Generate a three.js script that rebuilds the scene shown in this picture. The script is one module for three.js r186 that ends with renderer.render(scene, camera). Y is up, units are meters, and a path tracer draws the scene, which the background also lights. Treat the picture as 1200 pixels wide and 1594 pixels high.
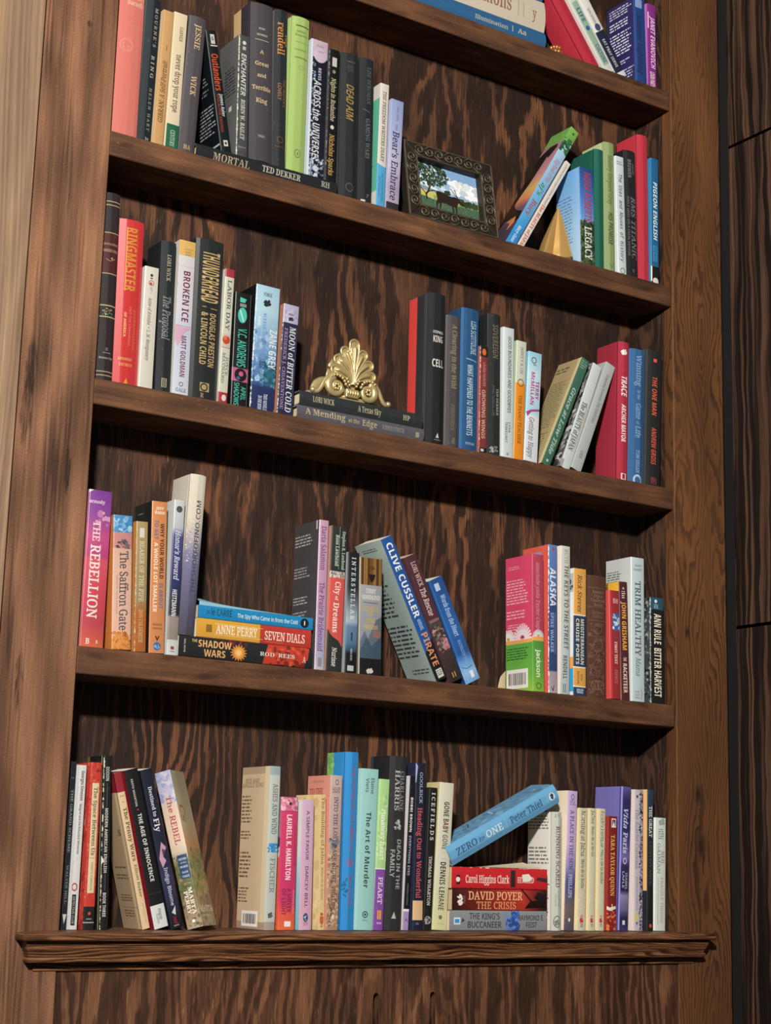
import * as THREE from 'three';
import { RoundedBoxGeometry } from 'three/addons/geometries/RoundedBoxGeometry.js';
import { mergeGeometries, toCreasedNormals } from 'three/addons/utils/BufferGeometryUtils.js';
import { RectAreaLightUniformsLib } from 'three/addons/lights/RectAreaLightUniformsLib.js';
import { createNoise2D } from 'simplex-noise';

// ---------------------------------------------------------------- camera, light, exposure
const scene = new THREE.Scene();
scene.background = new THREE.Color(0x000000);
const renderer = new THREE.WebGLRenderer({ antialias: true });
renderer.toneMapping = THREE.LinearToneMapping;
renderer.toneMappingExposure = 1.0;
renderer.shadowMap.enabled = true;
RectAreaLightUniformsLib.init();

// camera solved from the shelf and post edges (pinhole, 1200 x 1594): the front plane of the bookcase is z = 0, x = 0 at the inner edge of the first post
const FOCAL = 2620.29, CX = 600, CY = 797;
const EYE = new THREE.Vector3(-0.84037, 1.08731, 1.97583);
const AX = new THREE.Vector3(0.83233106, 0.02634427, 0.55365241);    // camera right
const AY = new THREE.Vector3(-0.1354476, 0.97825399, 0.15707664);    // camera up
const AZ = new THREE.Vector3(-0.53747461, -0.20573065, 0.81779945);  // camera back
const camera = new THREE.PerspectiveCamera(2 * Math.atan(CY / FOCAL) * 180 / Math.PI, 1200 / 1594, 0.05, 30);
camera.position.copy(EYE);
camera.quaternion.setFromRotationMatrix(new THREE.Matrix4().makeBasis(AX, AY, AZ));
camera.updateMatrixWorld(true);

const LAMP_POS = new THREE.Vector3(-1.25, 2.49, 2.28), LAMP_R = 0.08, LAMP_CD = 43, LAMP_COLOR = 0xfff8ef;

// a pixel of the photograph gives a direction; the plane it meets gives the point
const rayDir = (px, py) => new THREE.Vector3().addScaledVector(AX, (px - CX) / FOCAL).addScaledVector(AY, -(py - CY) / FOCAL).sub(AZ);
function onZ(px, py, z) { const d = rayDir(px, py), s = (z - EYE.z) / d.z; return new THREE.Vector3().copy(EYE).addScaledVector(d, s); }
function pix(x, y, z) { const q = new THREE.Vector3(x, y, z).sub(EYE), w = -q.dot(AZ); return [CX + FOCAL * q.dot(AX) / w, CY - FOCAL * q.dot(AY) / w]; }
function xAt(px, y, z) { let a = -0.6, b = 1.6; for (let i = 0; i < 40; i++) { const m = (a + b) / 2; if (pix(m, y, z)[0] < px) a = m; else b = m; } return (a + b) / 2; }

// ---------------------------------------------------------------- helpers
function rng(seed) { let s = seed | 0; return () => { s = (s + 0x6d2b79f5) | 0; let t = Math.imul(s ^ (s >>> 15), 1 | s); t = (t + Math.imul(t ^ (t >>> 7), 61 | t)) ^ t; return ((t ^ (t >>> 14)) >>> 0) / 4294967296; }; }
const taken = new Map();
function numbered(name) { const n = taken.get(name) || 0; taken.set(name, n + 1); return n ? name + '_' + String(n).padStart(3, '0') : name; }
function mesh(name, geo, mat, parent) { const m = new THREE.Mesh(geo, mat); m.name = parent ? name : numbered(name); m.castShadow = m.receiveShadow = true; (parent || scene).add(m); return m; }
function thing(name, label, category, group) { const g = new THREE.Group(); g.name = numbered(name); g.userData = { label, category }; if (group) g.userData.group = group; scene.add(g); return g; }
const lerp = (a, b, t) => a + (b - a) * t, clamp = (v, a = 0, b = 1) => Math.min(b, Math.max(a, v)), sst = (a, b, v) => { const t = clamp((v - a) / (b - a)); return t * t * (3 - 2 * t); };
// uv in metres from position and normal; swap turns the grain along x
function uvMetres(geo, swap, ox = 0, oy = 0) {
  const p = geo.attributes.position, n = geo.attributes.normal, uv = new Float32Array(p.count * 2);
  for (let i = 0; i < p.count; i++) {
    const nx = Math.abs(n.getX(i)), ny = Math.abs(n.getY(i)), nz = Math.abs(n.getZ(i)), x = p.getX(i), y = p.getY(i), z = p.getZ(i);
    let u, v;
    if (nz >= nx && nz >= ny) { u = x; v = y; } else if (nx >= ny) { u = z; v = y; } else { u = x; v = z; }
    uv[2 * i] = (swap ? v : u) + ox; uv[2 * i + 1] = (swap ? u : v) + oy;
  }
  geo.setAttribute('uv', new THREE.BufferAttribute(uv, 2));
  return geo;
}
function box(x0, x1, y0, y1, z0, z1, r = 0, swap = false, ox = 0, oy = 0) {
  const w = x1 - x0, h = y1 - y0, d = z1 - z0;
  const g = r ? new RoundedBoxGeometry(w, h, d, 2, Math.min(r, w / 2.1, h / 2.1, d / 2.1)) : new THREE.BoxGeometry(w, h, d);
  g.translate((x0 + x1) / 2, (y0 + y1) / 2, (z0 + z1) / 2);
  return uvMetres(g.index ? g.toNonIndexed() : g, swap, ox, oy);
}
const hex = (c) => { const k = new THREE.Color(c); return [k.r, k.g, k.b].map((v) => (v <= 0.0031308 ? v * 12.92 : 1.055 * v ** (1 / 2.4) - 0.055) * 255); };

// ---------------------------------------------------------------- stained wood, computed
// f(x, y, N) in metres returns [tone 0..1 between dark and light, extra darkening flecks]; dark / mid / light are sRGB
function woodTexture({ w, h, ppm, px = ppm, seed, f, stops, ox = 0, oy = 0 }) {
  const W = Math.min(2048, Math.round(w * px)), H = Math.min(2048, Math.round(h * ppm)), data = new Uint8Array(W * H * 4), N = createNoise2D(rng(seed)), cols = stops.map(([t, c]) => [t, hex(c)]);
  for (let j = 0; j < H; j++) for (let i = 0; i < W; i++) {
    let t = clamp(f((i + 0.5) / W * w + ox, (j + 0.5) / H * h + oy, N)), k = 0;
    while (k < cols.length - 2 && t > cols[k + 1][0]) k++;
    const [t0, a] = cols[k], [t1, b] = cols[k + 1], s = clamp((t - t0) / (t1 - t0)), o = (j * W + i) * 4;
    for (let c = 0; c < 3; c++) data[o + c] = lerp(a[c], b[c], s);
    data[o + 3] = 255;
  }
  const t = new THREE.DataTexture(data, W, H, THREE.RGBAFormat);
  t.colorSpace = THREE.SRGBColorSpace; t.magFilter = THREE.LinearFilter; t.minFilter = THREE.LinearMipmapLinearFilter; t.generateMipmaps = true;
  t.wrapS = t.wrapT = THREE.MirroredRepeatWrapping; t.repeat.set(1 / w, 1 / h); t.offset.set(-ox / w, -oy / h); t.needsUpdate = true;
  return t;
}
function woodMaterial(o, roughness, bump) {
  const map = woodTexture(o);
  return new THREE.MeshPhysicalMaterial({ map, bumpMap: map, bumpScale: bump, roughness, specularIntensity: 0.45 });
}
// rotary-cut fir plywood: contour bands of a tall slow field
function plyBands(x, y, N, k, sx, sy) {
  const wob = 0.012 * N(x * 9, y * 6) + 0.004 * N(x * 30, y * 22), torn = 0.10 * N(x * 70, y * 6) + 0.09 * N(x * 200, y * 12) + 0.06 * N(x * 520, y * 40);
  const F = N((x + wob) * sx, y * sy) + 0.45 * N((x + wob) * sx * 2.3 + 7, y * sy * 2.1) + 0.10 * N(x * 34, y * 5);
  const r = F * k + torn, q = r - Math.floor(r);
  return sst(0.38, 0.56, q) * (1 - sst(0.82, 0.95, q));
}
// the same wood where the veneer shows narrow upright rings
function plyRings(x, y, N, per) {
  const torn = 0.10 * N(x * 120, y * 12) + 0.07 * N(x * 300, y * 30);
  const r = x / per + 1.5 * N(x * 5, y * 1.3) + 0.75 * N(x * 13, y * 3.4) + 0.25 * N(x * 30, y * 9) + torn, q = r - Math.floor(r), wide = 0.42 + 0.16 * N(x * 9 + 3, y * 2);
  return sst(wide, wide + 0.12, q) * (1 - sst(0.88, 0.97, q));
}
const fibre = (x, y, N) => 0.5 * N(x * 260, y * 11) + 0.35 * N(x * 620, y * 26) + 0.3 * N(x * 1100, y * 60);
const fleck = (x, y, N) => sst(0.62, 0.85, N(x * 330 + 3, y * 24)) * sst(0.0, 0.5, N(x * 14, y * 7 + 9));
const M = {};
M.back = woodMaterial({ w: 1.06, h: 1.75, ppm: 1160, px: 1600, seed: 11, ox: -0.02, oy: 0.95, stops: [[0, '#1c1411'], [0.3, '#35251e'], [0.62, '#6a452f'], [1, '#9c6d4c']],
  f: (x, y, N) => {
    const low = 1 - sst(1.28, 1.7, y + 0.12 * N(x * 4 + 2, y * 3));
    const b = lerp(plyBands(x, y, N, 1.15, 6.5, 0.95), plyRings(x, y, N, 0.016), low);
    return 0.18 + 0.4 * b * (0.72 + 0.42 * N(x * 3, y * 2.2)) + 0.15 * fibre(x, y, N) + 0.07 * N(x * 7, y * 5) + 0.3 * fleck(x, y, N);
  } }, 0.62, 0.0006);
M.side = woodMaterial({ w: 0.3, h: 1.75, ppm: 900, seed: 23, ox: -0.15, oy: 0.95, stops: [[0, '#1f1613'], [0.4, '#3a2a23'], [0.7, '#543a2c'], [1, '#7c5a44']],
  f: (x, y, N) => 0.25 + 0.35 * plyBands(x * 1.6, y, N, 2.2, 7, 2.2) + 0.12 * fibre(x, y, N) + 0.1 * N(x * 20, y * 6) + 0.25 * fleck(x, y, N) }, 0.6, 0.0006);
const knots = [[-0.0403, 2.189, 0.0028, 0.5], [-0.0885, 1.70, 0.007, 0.16], [-0.0905, 1.645, 0.008, 0.14], [-0.0295, 1.569, 0.004, 0.12], [-0.075, 1.30, 0.0045, 0.1]];   // stained knots and streaks seen on the post
M.postA = woodMaterial({ w: 0.13, h: 1.75, ppm: 1160, px: 2600, seed: 31, ox: -0.12, oy: 0.85, stops: [[0, '#2e1f17'], [0.35, '#5a3f2f'], [0.62, '#7d5942'], [1, '#ad8260']],
  f: (x, y, N) => {
    const X = x + 0.003 * N(x * 10, y * 1.6), line = sst(0.55, 0.9, N(X * 210, y * 0.8)) * sst(-0.2, 0.4, N(x * 20, y * 1.5 + 5));
    let t = 0.50 - 0.2 * line + 0.13 * N(x * 26, y * 1.6) + 0.15 * N(x * 16 + 4, y * 5) + 0.09 * fibre(x, y, N) + 0.08 * N(x * 75, y * 2.4) + 0.07 * N(x * 420, y * 320) + 0.05 * N(x * 900, y * 260);
    t -= 0.22 * sst(0.2, 0.7, N(x * 40 + 9, y * 2.4 + 2)) * sst(-0.5, 0.4, N(x * 170, y * 5));
    for (const [kx, ky, kr, sy] of knots) { const d = Math.hypot(x - kx + 0.002 * N(x * 200, y * 30), (y - ky) * sy) / kr; t -= 0.42 * (1 - sst(0.55, 1.1, d)) * (0.7 + 0.4 * N(x * 300, y * 24)); }
    return t;
  } }, 0.52, 0.0004);
M.postB = woodMaterial({ w: 0.14, h: 1.75, ppm: 1160, px: 2600, seed: 37, ox: 1.0, oy: 0.85, stops: [[0, '#2a1b12'], [0.4, '#4f3523'], [0.7, '#70492c'], [1, '#8d6540']],
  f: (x, y, N) => {
    const cx = 1.088 + 0.012 * N(2, y * 1.3), F = Math.abs(x - cx) * 120 + 3.4 * N(x * 8, y * 1.9) + 0.9 * N(x * 20 + 5, y * 4.6) + 0.3 * N(x * 50, y * 14) + 0.12 * N(x * 130, y * 40), q = F - Math.floor(F);
    let t = 0.62 - 0.34 * sst(0.35, 0.85, q) * (1 - sst(0.92, 1, q)) * (0.75 + 0.4 * N(x * 8, y * 3)) + 0.08 * fibre(x, y, N) + 0.12 * N(x * 10, y * 2.1);
    for (const [kx, ky, kr] of [[1.066, 1.21, 0.006], [1.045, 1.468, 0.004], [1.07, 1.13, 0.009]]) { const d = Math.hypot(x - kx, (y - ky) * 0.5); t -= 0.5 * Math.exp(-((d / kr) ** 2)); }
    return t;
  } }, 0.5, 0.0004);
M.shelf = woodMaterial({ w: 0.26, h: 1.1, ppm: 1150, seed: 41, ox: -0.13, oy: -0.04, stops: [[0, '#261912'], [0.4, '#4b3223'], [0.7, '#684630'], [1, '#8c6447']],
  f: (x, y, N) => 0.52 + 0.14 * N(x * 40, y * 5) + 0.12 * N(x * 18, y * 9 + 3) + 0.10 * fibre(x, y, N) + 0.08 * N(x * 110, y * 7) - 0.18 * sst(0.5, 0.9, N(x * 30 + 8, y * 11)) + 0.5 * sst(0.86, 0.9, N(x * 190, y * 150)) }, 0.72, 0.0004);
M.ledge = woodMaterial({ w: 0.16, h: 1.25, ppm: 1400, seed: 43, ox: -0.08, oy: -0.1, stops: [[0, '#20140e'], [0.35, '#4a2f20'], [0.65, '#7d5538'], [1, '#ad7c50']],
  f: (x, y, N) => { const r = (x + 0.0035 * N(x * 60, y * 7) + 0.006 * N(x * 20, y * 2.3)) * 210, q = r - Math.floor(r); return 0.62 - 0.5 * sst(0.3, 0.75, q) * (1 - sst(0.9, 1, q)) * (0.7 + 0.5 * N(x * 30, y * 4)) + 0.12 * N(y * 11, x * 260) + 0.1 * N(y * 26, x * 620) + 0.1 * N(x * 30, y * 3); } }, 0.42, 0.0004);
M.door = woodMaterial({ w: 1.06, h: 1.0, ppm: 1000, seed: 53, ox: -0.02, oy: 0, stops: [[0, '#22170f'], [0.35, '#442d21'], [0.65, '#734e37'], [1, '#9c7152']],
  f: (x, y, N) => 0.26 + 0.36 * lerp(plyBands(x, y, N, 1.6, 4.6, 0.9), plyRings(x, y, N, 0.021), 0.5 + 0.5 * N(x * 3, 2)) + 0.16 * fibre(x, y, N) + 0.1 * N(x * 6, y * 4) + 0.25 * fleck(x, y, N) }, 0.55, 0.0005);
M.pale = woodMaterial({ w: 0.5, h: 1.75, ppm: 1160, px: 1600, seed: 59, ox: -0.6, oy: 0.85, stops: [[0, '#5c4a3b'], [0.4, '#7a6350'], [0.7, '#8f765f'], [1, '#ad9177']],
  f: (x, y, N) => 0.5 + 0.2 * N(x * 150 + 2 * N(x * 9, y * 0.9), y * 0.8) + 0.14 * N(x * 48 + 1.2 * N(x * 7, y * 1.1), y * 0.6) + 0.12 * fibre(x, y, N) + 0.08 * N(x * 10, y * 1.5) }, 0.4, 0.0003);
M.zebra = woodMaterial({ w: 0.5, h: 1.6, ppm: 1000, seed: 61, ox: -0.1, oy: 0.0, stops: [[0, '#0f0b0a'], [0.35, '#241b17'], [0.65, '#4d382c'], [1, '#7d5d46']],
  f: (x, y, N) => { const X = x + 0.004 * N(x * 12, y * 3) + 0.0025 * N(x * 30, y * 9), s = N(X * 95, y * 0.7), s2 = N(X * 240 + 9, y * 1.1); return 0.42 + 0.34 * Math.sign(s) * Math.abs(s) ** 0.6 + 0.16 * s2 + 0.08 * fibre(x, y, N); } }, 0.5, 0.0003);
M.dark = new THREE.MeshStandardMaterial({ color: 0x0b0908, roughness: 0.9 });

// ---------------------------------------------------------------- the room
const W = 1.02, D = 0.092, POST_L = -0.1058, POST_R = 1.1333, TOP = 2.7, SHELF_T = 0.0355;
const SHELF_Y = [null, 2.3996, 2.0479, 1.7013, 1.3493, 1.0];   // tops of the four shelves and of the ledge
function struct(name, geo, mat) { const m = mesh(name, geo, mat); m.userData = { kind: 'structure', label: '' }; return m; }
const plaster = new THREE.MeshStandardMaterial({ color: 0x20252a, roughness: 0.92 }), floorMat = new THREE.MeshStandardMaterial({ color: 0x241d18, roughness: 0.6 });
const setting = [
  ['floor', box(-3.6, 1.3, -0.06, 0, -0.2, 4.3), floorMat, 'dark wooden floor in front of the bookcase'],
  ['ceiling', box(-3.6, 1.3, TOP, TOP + 0.06, -0.2, 4.3), plaster, 'plain ceiling above the bookcase'],
  ['wall_back', box(-3.6, 1.3, 0, TOP, -0.2, -0.13), plaster, 'plain wall that the bookcase is built against'],
  ['wall_left', box(-3.66, -3.6, 0, TOP, -0.2, 4.3), plaster, 'plain wall facing the dark striped panels'],
  ['wall_front', box(-3.6, 1.3, 0, TOP, 4.3, 4.36), plaster, 'plain wall opposite the bookcase'],
];
for (const [n, g, m, label] of setting) struct(n, g, m).userData.label = label;
{ // the wall beside the bookcase, clad in dark striped boards with open joints
  const wr = new THREE.Group(); wr.name = 'wall_right'; wr.userData = { kind: 'structure', label: 'wall clad in dark striped wood panels with black joints' }; scene.add(wr);
  mesh('wall_core', box(1.168, 1.24, 0, TOP, -0.13, 4.3), M.dark, wr);
  const jy = [0.02, 0.62, 1.485, 2.329, TOP];
  for (let i = 0; i < 4; i++) for (let k = 0; k < 3; k++) {
    const z0 = 0.004 + k * 1.3, p = mesh('panel', box(1.15, 1.166, jy[i] + 0.0025, jy[i + 1] - 0.0025, z0, Math.min(z0 + 1.296, 4.29), 0.0008, false, i * 0.13 + k * 0.21, i * 0.37), M.zebra, wr);
    p.name = 'panel';
  }
}
{ // pale board fixed beside the first post
  const t = struct('trim_1', box(POST_L - 0.42, POST_L - 0.0012, 0, TOP, -0.02, 0.010, 0.002), M.pale);
  t.userData.label = 'pale grey-brown wood board running up beside the dark post';
}
{ // the lamp that lights the shelves: a globe hung from the ceiling, outside the picture
  const lamp = thing('pendant_lamp', 'white globe lamp hung from the ceiling in front of the bookcase', 'lamp');
  lamp.position.set(LAMP_POS.x, LAMP_POS.y, LAMP_POS.z);
  const glow = new THREE.MeshStandardMaterial({ color: 0xffffff, emissive: LAMP_COLOR, emissiveIntensity: 6, roughness: 0.4 });
  mesh('globe', new THREE.SphereGeometry(LAMP_R, 32, 20), glow, lamp);
  const black = new THREE.MeshStandardMaterial({ color: 0x222222, roughness: 0.5 });
  mesh('rod', new THREE.CylinderGeometry(0.006, 0.006, TOP - LAMP_POS.y - LAMP_R, 10).translate(0, (TOP - LAMP_POS.y + LAMP_R) / 2, 0), black, lamp);
  mesh('ceiling_cap', new THREE.CylinderGeometry(0.05, 0.05, 0.02, 24).translate(0, TOP - LAMP_POS.y - 0.01, 0), black, lamp);
  const pl = new THREE.PointLight(LAMP_COLOR, LAMP_CD, 0, 2);
  pl.castShadow = true; pl.shadow.radius = LAMP_R / 0.02; pl.shadow.mapSize.set(2048, 2048); pl.shadow.bias = -0.0005;
  lamp.add(pl);
}

// ---------------------------------------------------------------- the bookcase
const bookcase = thing('bookcase', 'built-in dark stained wood bookcase with five shelves of books', 'bookcase');
{
  const z1 = 0, back = -D;
  mesh('post', box(POST_L, 0, 0, TOP, -0.024, z1, 0.002), M.postA, bookcase);
  mesh('post', box(W, POST_R, 0, TOP, -0.024, z1, 0.0022), M.postB, bookcase);
  mesh('back_panel', box(-0.02, W + 0.02, 0.96, TOP, back - 0.012, back), M.back, bookcase);
  mesh('side_panel', box(-0.02, -0.0008, 0.96, TOP, back, -0.0245), M.side, bookcase);
  mesh('side_panel', box(W + 0.0008, W + 0.02, 0.96, TOP, back, -0.0245), M.side, bookcase);
  mesh('carcass', box(-0.02, W + 0.02, 0.02, 0.955, -0.4 < back - 0.012 ? back - 0.012 : back, -0.03), M.dark, bookcase);
  for (let k = 1; k <= 4; k++) {
    const y = SHELF_Y[k];
    mesh('shelf', box(0.0004, W - 0.0004, y - SHELF_T, y, back + 0.0004, -0.003, 0.0028, true, k * 0.021, k * 0.13), M.shelf, bookcase);
  }
  // ledge: flat board inside, moulded nosing wrapped round the front of the posts
  mesh('ledge_board', box(0.0006, W - 0.0006, 0.975, SHELF_Y[5], back + 0.0004, 0.0), M.shelf, bookcase);
  const prof = [[0.0, -0.004], [-0.0008, 0.014], [-0.0022, 0.0235], [-0.0042, 0.0262], [-0.0095, 0.0266], [-0.0112, 0.0250], [-0.0118, 0.0190], [-0.0160, 0.0186], [-0.0185, 0.0180], [-0.0225, 0.0165], [-0.0265, 0.0142], [-0.0305, 0.0130], [-0.0312, 0.0146], [-0.0340, 0.0152], [-0.0368, 0.0140], [-0.0374, 0.0022], [-0.0468, 0.0020], [-0.0480, -0.002]];
  const xa = -0.0300, xb = 1.0465, pos = [], uv = [];
  const quad = (a, b, c, d, ua, ub, uc, ud) => { for (const [p, u] of [[a, ua], [b, ub], [c, uc], [a, ua], [c, uc], [d, ud]]) { pos.push(...p); uv.push(...u); } };
  let run = 0;
  const P3 = ([dy, e]) => [[xa - e, SHELF_Y[5] + dy, 0.0002], [xa - e, SHELF_Y[5] + dy, e], [xb + e, SHELF_Y[5] + dy, e], [xb + e, SHELF_Y[5] + dy, 0.0002]];
  for (let i = 0; i < prof.length - 1; i++) {
    const a = P3(prof[i].map((v, k) => (k ? Math.max(v, 0.0003) : v))), b = P3(prof[i + 1].map((v, k) => (k ? Math.max(v, 0.0003) : v))), len = Math.hypot(prof[i + 1][0] - prof[i][0], prof[i + 1][1] - prof[i][1]);
    for (let s = 0; s < 3; s++) { const k = s === 1 ? 0 : 1, u = (p) => (k ? p[2] : p[0]) + s * 0.05; quad(a[s], b[s], b[s + 1], a[s + 1], [run, u(a[s])], [run + len, u(b[s])], [run + len, u(b[s + 1])], [run, u(a[s + 1])]); }
    run += len;
  }
  const g = new THREE.BufferGeometry(); g.setAttribute('position', new THREE.Float32BufferAttribute(pos, 3)); g.setAttribute('uv', new THREE.Float32BufferAttribute(uv, 2));
  g.computeVertexNormals();
  mesh('ledge_moulding', toCreasedNormals(g, 0.5), M.ledge, bookcase);
  // two doors with a routed finger slot each
  for (const [x0, x1, sx] of [[0.0018, 0.5092, 0.4657], [0.5112, W - 0.0018, 0.5596]]) {
    const y0 = 0.06, y1 = 0.9535, t = 0.018, st = new THREE.Shape(); st.moveTo(x0, y0); st.lineTo(x1, y0); st.lineTo(x1, y1); st.lineTo(x0, y1); st.closePath();
    const r = 0.0048, top = 0.9185, bot = 0.79, hole = new THREE.Path(); hole.moveTo(sx - r, bot); hole.lineTo(sx - r, top - r); hole.absarc(sx, top - r, r, Math.PI, 0, true); hole.lineTo(sx + r, bot); hole.absarc(sx, bot, r, 0, Math.PI, true); st.holes.push(hole);
    const eg = new THREE.ExtrudeGeometry(st, { depth: t - 0.0016, bevelEnabled: true, bevelThickness: 0.0008, bevelSize: 0.0006, bevelSegments: 1, curveSegments: 10 }); eg.translate(0, 0, -t - 0.001);
    mesh('door', uvMetres(eg, false), M.door, bookcase);
  }
}

// ---------------------------------------------------------------- books
const PPM = 3400;                                            // atlas pixels per metre
const FONT = { s: '400 100px sans-serif', sb: '700 100px sans-serif', r: '400 100px serif', rb: '700 100px serif', m: '400 100px monospace' };
let inkK = 1;   // the colours below were read off the photograph; each book's fifth number turns them into the reflectance of its cover
function ink(c) {
  if (inkK === 1 || c[0] !== '#') return c;
  const k = new THREE.Color(c).multiplyScalar(inkK), top = Math.max(k.r, k.g, k.b); if (top > 0.82) k.multiplyScalar(0.82 / top);
  return k.getStyle();
}
const meter = document.createElement('canvas').getContext('2d');
function textWidth(t, font) { meter.font = FONT[font]; return Math.max(1, meter.measureText(t).width); }
// drawing commands, all in fractions of the face: u across (0..1), v down from the head of the book (0..1)
const T = (text, v0, v1, u, size, color, font = 'sb', it = 0, dir = 1) => (c, w, h) => {   // running along the spine; size = cap height / face width
  const fs = size * w / 0.72, L = (v1 - v0) * h; c.save(); c.translate(u * w, (dir > 0 ? v0 : v1) * h); c.rotate(dir * Math.PI / 2); c.scale(L / (textWidth(text, font) * fs / 100), 1);
  if (it) c.transform(1, 0, -it, 1, 0, 0);
  c.font = FONT[font].replace('100px', fs.toFixed(1) + 'px'); c.fillStyle = ink(color); c.textBaseline = 'alphabetic'; c.fillText(text, 0, size * w / 2); if (!font.includes('b')) { c.strokeStyle = c.fillStyle; c.lineWidth = fs * 0.03; c.strokeText(text, 0, size * w / 2); } c.restore();
};
const UP = (text, v0, v1, u, size, color, font = 'sb', it = 0) => T(text, v0, v1, u, size, color, font, it, -1);
const H = (text, u0, u1, v, size, color, font = 'sb', it = 0) => (c, w, h) => {             // upright line across the face; size = cap height / face width
  const fs = size * w / 0.72; c.save(); c.translate(u0 * w, v * h); c.scale((u1 - u0) * w / (textWidth(text, font) * fs / 100), 1); if (it) c.transform(1, 0, -it, 1, 0, 0);
  c.font = FONT[font].replace('100px', fs.toFixed(1) + 'px'); c.fillStyle = ink(color); c.textBaseline = 'alphabetic'; c.fillText(text, 0, size * w / 2); if (!font.includes('b')) { c.strokeStyle = c.fillStyle; c.lineWidth = fs * 0.03; c.strokeText(text, 0, size * w / 2); } c.restore();
};
const R = (u0, v0, u1, v1, color) => (c, w, h) => { c.fillStyle = ink(color); c.fillRect(u0 * w, v0 * h, (u1 - u0) * w, (v1 - v0) * h); };
const O = (u, v, r, color, line = 0, sq = 1) => (c, w, h) => { c.save(); c.translate(u * w, v * h); c.scale(1, sq); c.beginPath(); c.arc(0, 0, r * w, 0, 7); if (line) { c.strokeStyle = ink(color); c.lineWidth = line * w; c.stroke(); } else { c.fillStyle = ink(color); c.fill(); } c.restore(); };
const POLY = (pts, color) => (c, w, h) => { c.beginPath(); pts.forEach(([u, v], i) => (i ? c.lineTo(u * w, v * h) : c.moveTo(u * w, v * h))); c.closePath(); c.fillStyle = ink(color); c.fill(); };
const LINE = (pts, color, lw) => (c, w, h) => { c.beginPath(); pts.forEach(([u, v], i) => (i ? c.lineTo(u * w, v * h) : c.moveTo(u * w, v * h))); c.strokeStyle = ink(color); c.lineWidth = lw * w; c.lineCap = 'round'; c.lineJoin = 'round'; c.stroke(); };
const INK = (stops, v0 = 0, v1 = 1) => (c, w, h) => { const g = c.createLinearGradient(0, v0 * h, 0, v1 * h); stops.forEach(([t, k]) => g.addColorStop(t, ink(k))); c.fillStyle = g; c.fillRect(0, v0 * h, w, (v1 - v0) * h); };   // hues of a printed picture
const BLOT = (u0, v0, u1, v1, colors, n, size, seed = 5) => (c, w, h) => { const q = rng(seed); for (let i = 0; i < n; i++) { c.fillStyle = ink(colors[Math.floor(q() * colors.length)]); c.beginPath(); c.ellipse((u0 + q() * (u1 - u0)) * w, (v0 + q() * (v1 - v0)) * h, size * w * (0.3 + q()), size * w * (0.3 + q()), q() * 3, 0, 7); c.fill(); } };
const FINE = (u0, v0, u1, v1, n, color, ragged = 0.25, seed = 3, lw = 0.45) => (c, w, h) => {  // small print too fine to read
  const q = rng(seed), dy = (v1 - v0) * h / n; c.fillStyle = ink(color);
  for (let i = 0; i < n; i++) { let x = u0 * w; const end = (u1 - q() * ragged * (u1 - u0)) * w; while (x < end) { const l = dy * (0.5 + q() * 2.4); c.fillRect(x, v0 * h + i * dy, Math.min(l, end - x), dy * lw); x += l + dy * 0.45; } }
};
const BARS = (u0, v0, u1, v1, seed = 4) => (c, w, h) => { const q = rng(seed); c.fillStyle = ink('#f1efe9'); c.fillRect(u0 * w, v0 * h, (u1 - u0) * w, (v1 - v0) * h); let x = u0 + 0.1 * (u1 - u0); while (x < u1 - 0.1 * (u1 - u0)) { const l = (0.01 + q() * 0.035) * (u1 - u0); c.fillStyle = ink('#2a2c2e'); c.fillRect(x * w, (v0 + 0.2 * (v1 - v0)) * h, l * w, 0.62 * (v1 - v0) * h); x += l + (0.012 + q() * 0.03) * (u1 - u0); } };
const WORN = (color, side = 0, n = 40, seed = 8, size = 0.05) => (c, w, h) => { const q = rng(seed); c.fillStyle = ink(color); for (let i = 0; i < n; i++) { const l = (0.003 + q() * 0.022) * h, t = (0.15 + 0.85 * q() * q()) * size * w; c.fillRect(side ? w - t : 0, q() * h, t, l); } };
const DAISY = (u, v, r, petal, eye) => (c, w, h) => { for (let i = 0; i <= 12; i++) { const a = Math.PI + i / 12 * Math.PI; c.strokeStyle = ink(petal); c.lineWidth = r * w * 0.17; c.lineCap = 'round'; c.beginPath(); c.moveTo(u * w + Math.cos(a) * r * w * 0.2, v * h + Math.sin(a) * r * w * 0.2); c.lineTo(u * w + Math.cos(a) * r * w, v * h + Math.sin(a) * r * w * 0.95); c.stroke(); } c.fillStyle = ink(eye); c.beginPath(); c.arc(u * w, v * h, r * w * 0.24, Math.PI, 0); c.fill(); };

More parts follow.
